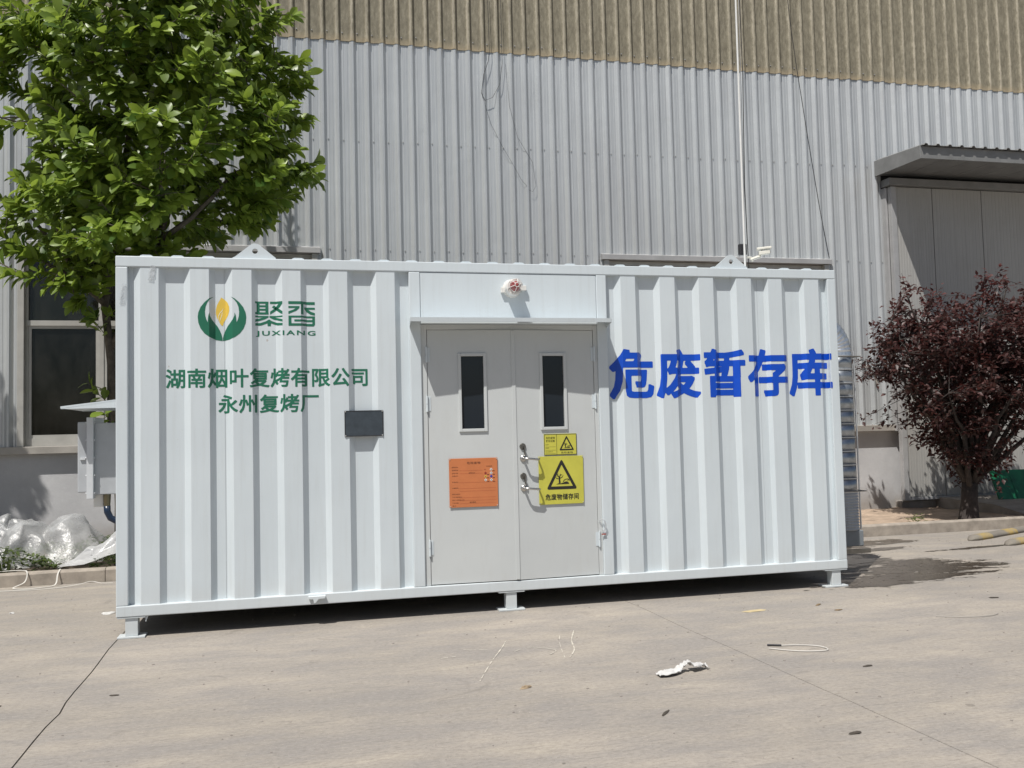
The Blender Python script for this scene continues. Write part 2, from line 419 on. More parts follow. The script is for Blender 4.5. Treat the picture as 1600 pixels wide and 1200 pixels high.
for k in range(len(jl)-1):
    g = [.004, .007, .004, .003, .0025][k % 5]
    gl_ = .0042 if k == 3 else .0025; gr_ = .0042 if k == 2 else .0025
    a = [(x+gl_, y) for x, y in jl[k]]; b = [(x-gr_, y) for x, y in jl[k+1]]
    n = len(a); mb = MB()
    vs = [(x, y, 0) for x, y in a]+[(x, y, 0) for x, y in b]+[(x, y, -.06) for x, y in a]+[(x, y, -.06) for x, y in b]
    fs = [(i, n+i, n+i+1, i+1) for i in range(n-1)]
    fs += [(i, i+1, 2*n+i+1, 2*n+i) for i in range(n-1)]+[(n+i, 3*n+i, 3*n+i+1, n+i+1) for i in range(n-1)]
    fs += [(0, 2*n, 3*n, n), (n-1, 2*n-1, 4*n-1, 3*n-1)]
    mb.add(vs, fs).build('concrete_slab', M['concrete'], ground)
# far yard beyond the slabs
MB().box(-300, -11.75, -300, 300, -.06, -.004).build('concrete_slab', M['concrete'], ground)
MB().box(21.1, 300, -300, 300, -.06, -.004).build('concrete_slab', M['concrete'], ground)
MB().box(-11.7, 21, -300, Y0-.01, -.06, -.004).build('concrete_slab', M['concrete'], ground)

# ---- kerbs
def kerb(name, label, xs, y, h, seed):
    root = empty(name, (xs[0], y, 0), label, 'kerb')
    for i in range(len(xs)-1):
        rr = random.Random(seed+i); dy = rr.uniform(-.008, .008); dh = rr.uniform(-.006, .006)
        mb = MB(); n = 14; x0, x1 = xs[i]+.003, xs[i+1]-.003
        prof = [(0, -.03), (0, h-.02), (.012, h-.004), (.03, h), (.10, h), (.10, -.03)]
        vs = []
        for k in range(n+1):
            x = x0+(x1-x0)*k/n
            for (py, pz) in prof:
                q = .005*noise.noise(Vector((x*5+seed, py*40, pz*40)))
                vs.append((x, y+py+dy+q, pz+(dh+q*.8 if pz > 0 else 0)))
        m = len(prof)
        fs = [(k*m+j, k*m+j+1, (k+1)*m+j+1, (k+1)*m+j) for k in range(n) for j in range(m-1)]
        fs += [tuple(range(m)), tuple(reversed(range(n*m, n*m+m)))]
        mb.add(vs, fs).build('kerb_stone', M['kerb'], root)
    return root
kerb('bed_kerb', 'low concrete kerb edging the weedy bed left of the container', [-7.2, -4.9, -2.9, -.62, .9, 3.1], KERB_Y, .13, 3)
kerb('bed_kerb', 'low concrete kerb in front of the purple-leaved tree', [5.3, 7.6, 10.44], KERB_Y, .14, 9)
# ---- planting beds
def bed(name, label, x0, x1, y0, y1, z, mat, seed, amp):
    nx, ny = int((x1-x0)/.09), int((y1-y0)/.09); vs = []; fs = []
    for j in range(ny+1):
        for i in range(nx+1):
            x = x0+(x1-x0)*i/nx; y = y0+(y1-y0)*j/ny
            vs.append((x, y, z+amp*noise.fractal(Vector((x*2.2+seed, y*2.2, 0)), 1, 2, 4)))
    for j in range(ny):
        for i in range(nx):
            a = j*(nx+1)+i; fs.append((a, a+1, a+nx+2, a+nx+1))
    o = MB().add(vs, fs).build(name, mat, smooth=True)
    return tag(o, label, 'soil', kind='structure')
bed('planting_bed', 'dark soil bed between the left kerb and the factory wall', -7.2, 3.2, KERB_Y+.09, 5.3, .08, M['soil'], 1, .03)
bed('planting_bed', 'bare sandy soil strip behind the right kerb', 5.3, 10.86, KERB_Y+.09, 5.3, .075, M['sand'], 5, .022)
# strip of ground between the beds (under and behind the container)
tag(MB().box(3.2, 5.3, KERB_Y, 5.3, -.05, .012).build('path', M['concrete']), 'concrete strip between the two beds behind the container', 'path', kind='structure')

# ---- ramp in front of the gate
rp = MB(); rp.prism([(2.86, -.03), (2.86, .03), (3.9, .20), (5.30, .235), (5.30, -.03)], 'x', 10.87, 16.5)
tag(rp.build('gate_ramp', M['plinth'], bevel=.01), 'low concrete ramp leading up to the grey sliding gate', 'ramp', kind='structure')

# ================================================================== FACTORY BUILDING
WY = 5.2
bld = empty('factory_building', (1, WY, 0), 'tall ribbed grey metal factory building with a brown weathered upper band', 'building')
XL, XR = -8.0, 19.0
GX0, GX1 = 10.30, 15.6
W1 = (RIB0+.5*RIB-18*RIB, RIB0+.5*RIB)         # left window range
W2 = (RIB0+.5*RIB+20*RIB, RIB0+.5*RIB+38*RIB)  # right window range
SILL, HEAD = 1.36, 3.84
pl = MB()
pl.box(XL, 10.62, WY+.03, WY+.27, -.05, SILL-.03); pl.box(GX1, XR, WY+.03, WY+.27, -.05, SILL-.03)
pl.build('plaster_wall', M['plaster'], bld)
# structure behind the sheets: dark girts and lining closes the wall
lin = MB()
for (a, b, z0, z1) in ((XL, W1[0]-.02, SILL, 9.6), (W1[0]-.02, W1[1]+.02, HEAD+.02, 9.6), (W1[1]+.02, W2[0]-.02, SILL, 9.6), (W2[0]-.02, W2[1]+.02, HEAD+.02, 9.6),
                       (W2[1]+.02, GX0, SILL, 9.6), (GX0, GX1, 5.1, 9.6), (GX1, XR, SILL, 9.6)):
    lin.box(a, b, WY+.06, WY+.12, z0, z1)
lin.box(GX0, GX1, WY+.10, WY+.16, 0, 5.1)
lin.box(XL, XR, WY+14, WY+14.2, -.05, 9.6); lin.box(XL, XL+.2, WY+.28, WY+14, -.05, 9.6); lin.box(XR-.2, XR, WY+.28, WY+14, -.05, 9.6)
lin.build('inner_wall', M['dark'], bld)
MB().box(XL-.3, XR+.3, WY-.35, WY+14.4, 9.62, 9.8).build('roof', M['flash'], bld)
MB().box(XL+.2, XR-.2, WY+.28, WY+14, .0, .05).build('inner_floor', M['plinth'], bld)

def rib_prof(n, h, wb, wt, minor):
    pts = [(-.5*RIB, 0)]
    for i in range(n):
        c = i*RIB
        if minor:
            for q in (-.076, ):
                pts += [(c+q-.006, 0), (c+q, -.0035), (c+q+.006, 0)]
        pts += [(c-wb/2, 0), (c-wt/2, -h), (c+wt/2, -h), (c+wb/2, 0)]
        if minor:
            for q in (.076, ):
                pts += [(c+q-.006, 0), (c+q, -.0035), (c+q+.006, 0)]
    pts.append(((n-.5)*RIB, 0)); return pts
cache = {}
def sheet(name, first_rib, n, z0, z1, mat, dy, kind):
    key = (kind, n, round(z1-z0, 3))
    if key not in cache:
        pr = rib_prof(n, .042, .100, .022, True) if kind == 'm' else rib_prof(n, .034, .085, .034, False)
        me = MB().sheet(pr, 'z', 0, z1-z0).mesh(name); me.materials.append(mat); cache[key] = me
    o = bpy.data.objects.new(name, cache[key]); link(o, bld)
    o.location = Vector((RIB0+first_rib*RIB, WY+dy, z0))-bld.location
    return o
BAND = 6.78
k = -46
ranges = []
def fill(a, b, z0, step):
    i = a
    while i < b:
        n = min(step, b-i); ranges.append((i, n, z0)); i += n
# rib index i: rib centre = RIB0 + i*RIB ; window 1 covers ribs -17..0, window 2 covers ribs 21..38
fill(-47, -17, SILL, 5); fill(-17, 1, HEAD, 6); fill(1, 21, SILL, 5); fill(21, 39, HEAD, 6); fill(39, 44, SILL, 5); fill(44, 71, 5.30, 9); fill(71, 87, SILL, 8)
for j, (i, n, z0) in enumerate(ranges):
    sheet('metal_sheet', i, n, z0, 6.86, M['clad'], -.0012*(j % 2), 'm')
i = -47
while i < 87:
    n = min(4, 87-i); o = sheet('fibreglass_sheet', i, n, BAND-.02+.012*rng.random(), 9.62, M['frp'], -.012-.002*(i % 8 == 1), 'f'); i += n
# screws beside the ribs
scw = MB()
for i in range(-18, 44):
    for z, dy in ((5.40, 0), (BAND+.10, -.012), (3.90, 0)):
        if z < 5 and not (0 < i < 21 or 38 < i): continue
        x = RIB0+i*RIB+.064; zz = z+rng.uniform(-.01, .01); y = WY+dy
        scw.obox((x, y-.006, zz), (.0065, 0, 0), (0, .005, 0), (0, 0, .0065))
tag(scw.build('sheet_screws', M['flash'], bld), kind='stuff')
# flashings
MB().box(XL, GX0-.05, WY-.075, WY+.05, SILL-.095, SILL).build('sill_flashing', M['flash_tan'], bld, bevel=.006)
for a, b in (W1, W2):
    mb = MB(); mb.prism([(WY-.075, HEAD-.005), (WY-.075, HEAD+.065), (WY-.02, HEAD+.085), (WY+.055, HEAD+.085), (WY+.055, HEAD-.005)], 'x', a-.04, b+.04)
    mb.build('head_flashing', M['flash'], bld)
# windows
for wi, (a, b) in enumerate((W1, W2)):
    x0, x1 = a+.075, b-.075; np_ = 4; pw = (x1-x0)/np_
    fr = MB(); fr.box(x0, x1, WY+.035, WY+.09, SILL+.002, SILL+.10); fr.box(x0, x1, WY+.035, WY+.09, HEAD-.07, HEAD-.012)
    fr.box(x0, x1, WY+.02, WY+.092, 2.86, 2.925)
    for i in range(np_+1):
        xc = x0+pw*i; fr.box(max(x0, xc-.03), min(x1, xc+.03), WY+.033, WY+.094, SILL+.004, HEAD-.014)
    win = fr.build('window', M['alu'], bld)
    for xj in (a, b-.075): MB().box(xj, xj+.075, WY-.045, WY+.10, SILL, HEAD-.01).build('jamb', M['alu'], win, bevel=.003)
    for i in range(np_):
        for z0, z1 in ((SILL+.10, 2.86), (2.925, HEAD-.07)):
            xa, xb = x0+pw*i+.03, x0+pw*(i+1)-.03
            if z0 < 2:
                rg = MB().box(xa, xa+.035, WY+.045, WY+.085, z0, z1).box(xb-.035, xb, WY+.045, WY+.085, z0, z1)
                rg.box(xa+.035, xb-.035, WY+.045, WY+.085, z0, z0+.04).box(xa+.035, xb-.035, WY+.045, WY+.085, z1-.035, z1)
                rg.build('sash', M['alu'], win)
            MB().box(xa-.005, xb+.005, WY+.062, WY+.068, z0-.005, z1+.005).build('pane', M['glass'], win)
# boards leaning inside behind the left panes
MB().box(-1.93, -1.24, WY+.105, WY+.12, 2.935, 3.40).build('inner_board', simple('pale_board', (.42, .37, .27), .8, var=.1, scale=3), bld)
MB().box(-1.88, -1.24, WY+.13, WY+.145, 1.5, 2.75).build('inner_board', simple('inner_board_dark', (.03, .029, .026), .8), bld)

# ---- sliding gate
gate = MB().box(GX0-.04, GX0+.05, WY-.185, WY-.10, .20, 5.05).box(GX0+.05, GX1, WY-.185, WY-.10, .20, .245).build('sliding_gate', M['flash'], bld, bevel=.004)
xs = [GX0+.05, 11.02, 11.93, 12.84, 13.75, 14.66, GX1]
for i in range(len(xs)-1):
    mb = MB(); a, b = xs[i]+.006, xs[i+1]-.006; n = 14; pts = []
    for q in range(n):
        u = a+(b-a)*q/n; wq = (b-a)/n
        pts += [(u, WY-.155), (u+wq*.80, WY-.155), (u+wq*.86, WY-.1525), (u+wq*.94, WY-.1525)]
    pts += [(b, WY-.155), (b, WY-.11), (a, WY-.11)]
    mb.prism(pts, 'z', .25, 5.05); mb.build('gate_panel', M['gate'], gate)
MB().box(GX0-.10, GX1+.1, WY-.24, WY-.03, 5.06, 5.17).build('gate_track', M['canopy'], bld, bevel=.004)
MB().box(GX0-.05, 10.868, WY-.12, WY+.04, -.02, .185).build('plinth', M['plinth'], bld, bevel=.012)
MB().box(10.222, 10.256, WY-.10, WY+.06, SILL-.1, 5.05).build('jamb_flashing', M['flash'], bld, bevel=.003)
# canopy over the gate
CX0, CX1, CY = 10.09, 16.2, 4.10
cp = MB()
cp.prism([(WY-.04, 5.235), (WY-.04, 5.475), (CY, 5.385), (CY, 5.205)], 'x', CX0, CX0+.03)
cp.box(CX0+.03, CX1, CY, CY+.03, 5.205, 5.385)
can = cp.build('gate_canopy', M['canopy'], bld, bevel=.004)
u = CX0+.03; i = 0
while u < CX1-.01:
    e = min(u+.42, CX1)
    MB().prism([(CY+.03, 5.222), (CY+.03, 5.232), (WY-.045, 5.262), (WY-.045, 5.252)], 'x', u+.004, e-.004).build('soffit_panel', M['canopy'], can)
    u = e
rf = MB(); n = int((CX1-CX0)/RIB)
pr = [(CX0-.03+p+.1, 0) for p in (0,)]
pts = []
for i in range(n):
    c = CX0+.07+i*RIB; pts += [(c-.06, 0), (c-.035, 0), (c-.016, .026), (c+.016, .026), (c+.035, 0)]
vs = []; m = len(pts)
for (yy, zz) in ((CY-.05, 5.388), (WY-.04, 5.480)):
    vs += [(p[0], yy, zz+p[1]) for p in pts]
rf.add(vs, [(q, q+1, q+1+m, q+m) for q in range(m-1)]).build('canopy_sheet', M['canopy'], can, solid=.003)

# ================================================================== CONTAINER
L, D, Z0, Z1, BT, BB = 5.882, 2.36, .1525, 2.7525, .079, .078
box = empty('storage_container', (L/2, 0, 0), 'white corrugated steel storage container with double doors and blue lettering', 'container')
P = M['paint']; PR, RE = .007, .048
def fixx(x, y): return x+(y-.02)*(x-1.27)/6.95
def pl_pts(seq):
    return [(fixx(x, RE if k == 'r' else PR), RE if k == 'r' else PR) for x, k in seq]
left_seq = [(.040,'r'),(.118,'r'),(.166,'p'),(.291,'p'),(.341,'r'),(.467,'r'),(.511,'p'),(.643,'p'),(.688,'r'),(.760,'r'),(.809,'p'),(.947,'p'),(.993,'r'),(1.122,'r'),(1.171,'p'),(1.306,'p'),(1.349,'r'),(1.473,'r'),(1.517,'p'),(1.656,'p'),(1.700,'r'),(1.833,'r'),(1.878,'p'),(2.020,'p'),(2.059,'r'),(2.160,'r')]
right_seq = [(3.73,'r'),(3.822,'r'),(3.888,'p'),(4.015,'p'),(4.047,'r'),(4.174,'r'),(4.234,'p'),(4.368,'p'),(4.397,'r'),(4.525,'r'),(4.589,'p'),(4.722,'p'),(4.754,'r'),(4.879,'r'),(4.939,'p'),(5.075,'p'),(5.107,'r'),(5.192,'r'),(5.238,'p'),(5.366,'p'),(5.398,'r'),(5.531,'r'),(5.584,'p'),(5.724,'p'),(5.751,'r'),(5.83,'r')]
LP, RP = pl_pts(left_seq), pl_pts(right_seq)
POST = [(0, .080), (2.129, 2.217), (3.668, 3.755), (5.800, L)]
def surf(x):
    for a, b in POST:
        if a <= x <= b: return 0.0
    for pr in (LP, RP):
        for (xa, ya), (xb, yb) in zip(pr, pr[1:]):
            if xa <= x <= xb: return ya+(yb-ya)*(x-xa)/(xb-xa)
    return 0.0
BREAKS = [x for x, _ in LP+RP]+[.0805, 2.1285, 3.7555, 5.7995, 5.8002, .0799]
def panel(name, pr, a, b, z0, z1):
    pts = [(a, None)]+[p for p in pr if a < p[0] < b]+[(b, None)]
    pts = [(x, surf2(pr, x)) if y is None else (x, y) for x, y in pts]
    # round the bends a little by adding points
    o = MB().sheet(pts, 'z', z0, z1).build(name, P, box, solid=.0025)
    md = o.modifiers.new('bevel', 'BEVEL'); md.width = .006; md.segments = 2; md.limit_method = 'ANGLE'; md.angle_limit = R(25)
    return o
def surf2(pr, x):
    for (xa, ya), (xb, yb) in zip(pr, pr[1:]):
        if xa <= x <= xb: return ya+(yb-ya)*(x-xa)/(xb-xa)
    return pr[0][1] if x < pr[0][0] else pr[-1][1]
zi0, zi1 = Z0+BB-.02, Z1-BT+.02
panel('wall_panel', LP, .045, .7494, zi0, zi1); panel('wall_panel', LP, .7506, 2.15, zi0, zi1)
panel('wall_panel', RP, 3.735, 5.1434, zi0, zi1); panel('wall_panel', RP, 5.1446, 5.825, zi0, zi1)
def corr(u0, u1, per, d0, d1):
    pts = []; u = u0
    while u < u1-.01:
        pts += [(u, d1), (u+per*.33, d1), (u+per*.47, d0), (u+per*.86, d0)]; u += per
    pts = [p for p in pts if p[0] < u1]+[(u1, d1)]; return pts
o = MB().sheet(corr(.05, L-.05, .36, D-.006, D-.05), 'z', zi0, zi1).build('wall_panel', P, box, solid=.0025)
o = MB().sheet(corr(.05, D-.05, .36, .008, .05), 'zy', zi0, zi1).build('wall_panel', P, box, solid=.0025)
o = MB().sheet(corr(.05, D-.05, .36, L-.008, L-.05), 'zy', zi0, zi1).build('wall_panel', P, box, solid=.0025)
# frame
BV = .006
MB().box(0, L, 0, .08, Z1-BT, Z1).build('top_beam', P, box, bevel=BV)
MB().box(0, L, D-.08, D, Z1-BT, Z1).build('top_beam', P, box, bevel=BV)
for x in (0, L-.08): MB().box(x+.001, x+.079, .081, D-.081, Z1-BT, Z1-.001).build('top_beam', P, box, bevel=BV)
MB().box(0, L, -.004, .08, Z0, Z0+BB).build('bottom_beam', P, box, bevel=BV)
MB().box(0, L, D-.08, D, Z0, Z0+BB).build('bottom_beam', P, box, bevel=BV)
for x in (0, L-.08): MB().box(x+.001, x+.079, .081, D-.081, Z0, Z0+BB).build('bottom_beam', P, box, bevel=BV)
for x in (0, L-.082):
    for y in (0, D-.08): MB().box(x, x+.082, y, y+.08, Z0+BB, Z1-BT-.0015).build('corner_post', P, box, bevel=BV)
for a, b in ((2.129, 2.217), (3.668, 3.755)):
    MB().box(a, b, .001, .09, Z0+BB, Z1-BT-.0015).build('door_post', P, box, bevel=BV)
MB().box(2.219, 3.666, .006, .08, 2.262, Z1-BT-.003).build('header_panel', P, box, bevel=.004)
# floor, roof
MB().box(.08, L-.08, .08, D-.08, Z0+.02, Z0+.06).build('floor', M['dsteel'], box)
pts = []
x = .085; per = .2185
while x < L-.2:
    pts += [(x, 0), (x+.052, 0), (x+.072, .020), (x+.085, .025), (x+.14, .025), (x+.153, .020), (x+.173, 0)]; x += per
pts.append((L-.085, 0))
MB().prism([(a, Z1+.001+b) for a, b in pts]+[(L-.085, Z1-.03), (.085, Z1-.03)], 'y', .0815, D-.0815).build('roof', P, box)
# legs
for x0 in (.06, 2.852, 5.735):
    for y0, s_ in ((.004, 0), (D-.09, 1)):
        xo = {.06: (.008, .195), 2.852: (2.79, 3.0), 5.735: (5.662, 5.878)}[x0]
        lg = MB().box(x0, x0+.085, y0+.006, y0+.086, .0155, Z0-.0105).build('leg', P, box, bevel=.003)
        MB().box(xo[0], xo[1], y0-.012, y0+.11, .0, .015).build('foot_plate', P, lg, bevel=.003)
        MB().box(xo[0], xo[1], y0-.004, y0+.10, Z0-.0105, Z0-.0008).build('top_plate', P, lg, bevel=.002)
# lifting lugs
for x0 in (.824, 4.752):
    for yy in (.03, D-.05):
        w_ = .302; cx = x0+w_/2; mb = MB()
        out = [(x0, Z1), (x0+w_, Z1), (x0+w_, Z1+.012)]
        out += [(cx+.052*math.cos(t), Z1+.068+.052*math.sin(t)) for t in [R(q) for q in range(50, 131, 10)]]
        out += [(x0, Z1+.012)]
        hole = [(cx+.021*math.cos(t), Z1+.062+.021*math.sin(t)) for t in [2*math.pi*q/14 for q in range(14)]]
        tri = tessellate_polygon([[Vector((a, b, 0)) for a, b in out], [Vector((a, b, 0)) for a, b in hole]])
        al = out+hole; n = len(al); vs = [(a, yy, b) for a, b in al]+[(a, yy+.016, b) for a, b in al]
        fs = [tuple(t) for t in tri]+[tuple(q+n for q in t) for t in tri]
        no, nh = len(out), len(hole)
        fs += [(q, (q+1) % no, (q+1) % no+n, q+n) for q in range(no)]
        fs += [(no+q, no+(q+1) % nh, no+(q+1) % nh+n, no+q+n) for q in range(nh)]
        mb.add(vs, fs).build('lifting_lug', P, box)
# small welded drain spout on the bottom beam
MB().prism([(1.336, Z0+BB-.012), (1.46, Z0+BB-.012), (1.455, Z0+BB-.028), (1.41, Z0+BB-.03), (1.385, Z0+.02), (1.375, Z0+.02), (1.37, Z0+BB-.03), (1.336, Z0+BB-.028)], 'y', -.05, -.0045).build('drain_spout', P, box)
MB().prism([(.196, Z0-.001), (.215, Z0-.001), (.20, Z0-.04), (.195, Z0-.04)], 'y', .01, .02).build('weld_tab', P, box)

# door frame (fixed)
df = MB(); df.box(2.217, 2.262, .018, .07, .2315, 2.26); df.box(3.634, 3.668, .018, .07, .2315, 2.26); df.box(2.262, 3.634, .018, .07, 2.219, 2.2605)
df.build('door_frame', M['door'], box, bevel=.003)
# rain canopy above the door
cn = MB(); cx0, cx1, cz, cyf = 2.110, 3.716, 2.270, -.205
cn.prism([(2.128, -.0005), (3.745, -.0005), (cx1, cyf), (cx0, cyf)], 'z', cz+.012, cz+.018)
cn.prism([(cyf, cz-.012), (cyf-.003, cz+.019), (cyf+.004, cz+.019), (cyf+.005, cz-.012)], 'x', cx0, cx1)
for sx, xr in ((cx0, 2.128), (cx1, 3.745)):
    cn.add([(sx, cyf, cz-.012), (sx, cyf, cz+.011), (xr, -.0005, cz+.011), (xr, -.0005, cz-.035), (sx+.003, cyf, cz-.012), (sx+.003, cyf, cz+.011), (xr+.003, -.0005, cz+.011), (xr+.003, -.0005, cz-.035)],
           [(0,1,2,3),(4,7,6,5),(0,4,5,1),(1,5,6,2),(2,6,7,3),(3,7,4,0)])
cn.build('door_canopy', P, box)

# door leaves: slightly sprung open so the meeting edge stands proud
AJ = .030
def leaf_xform(side):
    if side < 0: h = Vector((2.266, .024, 0)); e = Vector((2.945, .024-AJ, 0))
    else: h = Vector((2.950, .024-AJ, 0)); e = Vector((3.630, .024, 0))
    ux = (e-h).normalized(); uy = Vector((-ux.y, ux.x, 0)); return h, ux, uy, (e-h).length
class LMB(MB):
    """local door coordinates: u along the leaf, d out of the leaf (towards the camera negative y), z"""
    def __init__(s, side): super().__init__(); s.X = leaf_xform(side)
    def done(s):
        h, ux, uy, _ = s.X
        s.v = [tuple(h+ux*v[0]+uy*v[1]+Vector((0, 0, v[2]))) for v in s.v]; return s
leaves = {}
for side, wx0, nm in ((-1, 2.530, 'left'), (1, 3.192, 'right')):
    h, ux, uy, ln = leaf_xform(side)
    a, b, c, d = wx0-h.x, wx0-h.x+.178, 1.436, 2.008     # glass opening
    z0, z1 = .238, 2.216
    lm = LMB(side); lm.box(0, a, 0, .045, z0, z1); lm.box(b, ln, 0, .045, z0, z1); lm.box(a, b, 0, .045, z0, c); lm.box(a, b, 0, .045, d, z1)
    lf = lm.done().build('door_leaf', M['door'], box)
    fm = LMB(side); t = .024
    for q in ((a-t, a, c-t, d+t), (b, b+t, c-t, d+t), (a, b, c-t, c), (a, b, d, d+t)): fm.box(q[0], q[1], -.012, .02, q[2], q[3])
    fm.done().build('window_frame', M['door'], lf, bevel=.003)
    LMB(side).box(a, b, .012, .018, c, d).done().build('window_pane', M['doorglass'], lf)
    if side < 0:
        LMB(side).box(ln-.012, ln+.02, -.004, -.0005, z0+.004, z1-.004).done().build('meeting_strip', M['door'], lf, bevel=.0015)
    hx = -.008 if side < 0 else ln+.008
    for zc in (2.022, 1.637, .52):
        hb = LMB(side); 
        for (za, zb) in ((zc-.062, zc-.003), (zc, zc+.062)): hb.tube([(hx, -.012, za), (hx, -.012, zb)], .0085, 10)
        hb.box(min(hx, hx-.028*side), max(hx, hx-.028*side), -.004, -.0005, zc-.055, zc+.055)
        hb.done().build('hinge', M['paint'], lf)
    if side > 0:
        for zc in (1.19, .955):
            mb = LMB(side); u0 = 3.013-h.x
            mb.tube([(u0, -.0002, zc), (u0, -.009, zc)], [.027, .024], 20)
            mb.tube([(u0, -.009, zc), (u0, -.052, zc), (u0+.010, -.062, zc), (u0+.03, -.065, zc-.001), (u0+.09, -.066, zc-.008), (u0+.112, -.060, zc-.010), (u0+.120, -.045, zc-.011), (u0+.121, -.012, zc-.012)],
                    [.010, .0095, .0095, .0095, .009, .009, .008, .007], 10)
            hd = mb.done().build('handle', M['steel'], lf, smooth=True)
            kb = LMB(side); zk = zc+.095; ku = u0-.001
            kb.tube([(ku, -.0002, zk), (ku, -.010, zk)], [.027, .023], 20); kb.tube([(ku, -.010, zk), (ku, -.016, zk)], .011, 12)
            kb.done().build('lock_cylinder', M['dsteel'], hd)
            kk = LMB(side); kk.obox((ku+.006, -.024, zk-.022), (.004, 0, 0), (0, .009, 0), (0, 0, .022)); kk.obox((ku+.010, -.020, zk-.055), (.005, 0, .001), (0, .006, 0), (-.003, 0, .018))
            kk.done().build('key', M['dsteel'], hd)
    leaves[side] = lf

# ------------------------------------------------------------------ flat print helpers
def raw_text(body, spacing=1.0):
    cu = bpy.data.curves.new('print', 'FONT'); cu.body = body; cu.size = 1; cu.space_character = spacing; cu.resolution_u = 3
    o = bpy.data.objects.new('print', cu); C.objects.link(o)
    dg = bpy.context.evaluated_depsgraph_get(); me = bpy.data.meshes.new_from_object(o.evaluated_get(dg))
    bm = bmesh.new(); bm.from_mesh(me); bpy.data.objects.remove(o); bpy.data.meshes.remove(me); bpy.data.curves.remove(cu)
    return bm
def fatten(src, bold, res, dx, out):
    """grow a flat glyph by 'bold' em (distance field + marching squares) and add it to the bmesh out"""
    bmesh.ops.remove_doubles(src, verts=src.verts[:], dist=1e-5)
    E_ = np.array([[v.co[:2] for v in e.verts] for e in src.edges if len(e.link_faces) == 1], np.float32)
    bmesh.ops.triangulate(src, faces=src.faces[:])
    T_ = np.array([[v.co[:2] for v in f.verts] for f in src.faces], np.float32); src.free()
    lo = E_.min((0, 1))-bold*1.3-2/res; hi = E_.max((0, 1))+bold*1.3+2/res
    nx_, ny_ = (np.ceil((hi-lo)*res).astype(int)+1)
    X_, Y_ = np.meshgrid(lo[0]+np.arange(nx_)/res, lo[1]+np.arange(ny_)/res); Pn = np.stack([X_.ravel(), Y_.ravel()], 1).astype(np.float32)
    ins = np.zeros(len(Pn), bool)
    for t in T_:
        m_ = (Pn[:, 0] >= t[:, 0].min()) & (Pn[:, 0] <= t[:, 0].max()) & (Pn[:, 1] >= t[:, 1].min()) & (Pn[:, 1] <= t[:, 1].max())
        q = Pn[m_]
        if not len(q): continue
        cr_ = [(t[(i+1) % 3, 0]-t[i, 0])*(q[:, 1]-t[i, 1])-(t[(i+1) % 3, 1]-t[i, 1])*(q[:, 0]-t[i, 0]) for i in range(3)]
        ins[m_] |= ((cr_[0] >= 0) & (cr_[1] >= 0) & (cr_[2] >= 0)) | ((cr_[0] <= 0) & (cr_[1] <= 0) & (cr_[2] <= 0))
    best = np.full(len(Pn), 9., np.float32)
    for a, b in E_:
        d = b-a; L2 = float(d@d)+1e-12; w_ = Pn-a; t = np.clip((w_@d)/L2, 0, 1); r_ = np.abs(w_-t[:, None]*d)
        best = np.minimum(best, (r_[:, 0]**5+r_[:, 1]**5)**.2)
    f = (np.where(ins, best, -best)+bold).reshape(ny_, nx_)
    vc = {}
    def V(x, y):
        k = (round(x, 5), round(y, 5))
        if k not in vc: vc[k] = out.verts.new((lo[0]+x/res+dx, lo[1]+y/res, 0))
        return vc[k]
    for j in range(ny_-1):
        i = 0
        while i < nx_-1:
            c4 = (f[j, i], f[j, i+1], f[j+1, i+1], f[j+1, i])
            if min(c4) > 0:
                k = i
                while k < nx_-1 and min(f[j, k], f[j, k+1], f[j+1, k+1], f[j+1, k]) > 0: k += 1
                out.faces.new([V(i, j), V(k, j), V(k, j+1), V(i, j+1)]); i = k; continue
            if max(c4) > 0:
                cs = ((i, j), (i+1, j), (i+1, j+1), (i, j+1)); pg = []
                for q in range(4):
                    a, b = c4[q], c4[(q+1) % 4]
                    if a > 0: pg.append(cs[q])
                    if (a > 0) != (b > 0):
                        t = a/(a-b); pg.append((cs[q][0]+(cs[(q+1) % 4][0]-cs[q][0])*t, cs[q][1]+(cs[(q+1) % 4][1]-cs[q][1])*t))
                vs_ = []
                for p in pg:
                    v = V(*p)
                    if v not in vs_: vs_.append(v)
                if len(vs_) > 2:
                    try: out.faces.new(vs_)
                    except ValueError: pass
            i += 1
def text_bm(body, x0, x1, z0, z1, bold=0.0, spacing=1.0, res=0):
    if res:
        bm = bmesh.new()
        if ord(body[0]) > 255:
            for i, ch in enumerate(body): fatten(raw_text(ch), bold, res, i*spacing, bm)
        else: fatten(raw_text(body, spacing), bold, res, 0, bm)
    else: bm = raw_text(body, spacing)
    xs = [v.co.x for v in bm.verts]; ys = [v.co.y for v in bm.verts]
    a, b, c, d = min(xs), max(xs), min(ys), max(ys)
    for v in bm.verts:
        v.co = ((v.co.x-a)/(b-a)*(x1-x0)+x0, 0, (v.co.y-c)/(d-c)*(z1-z0)+z0)
    return bm
def poly_bm(polys, bm=None):
    bm = bm or bmesh.new()
    for p in polys:
        tri = tessellate_polygon([[Vector((a, b, 0)) for a, b in p]]); vs = [bm.verts.new((a, 0, b)) for a, b in p]
        for t in tri:
            try: bm.faces.new([vs[i] for i in t])
            except ValueError: pass
    return bm
def wrap(bm, name, mat, off=.0026):
    xs = [v.co.x for v in bm.verts]; lo, hi = min(xs), max(xs)
    for bx in BREAKS:
        if lo < bx < hi:
            bmesh.ops.bisect_plane(bm, geom=bm.verts[:]+bm.edges[:]+bm.faces[:], plane_co=(bx, 0, 0), plane_no=(1, 0, 0), dist=1e-6)
    for v in bm.verts: v.co.y = surf(v.co.x)-off
    return finish(bm, name, mat, box)
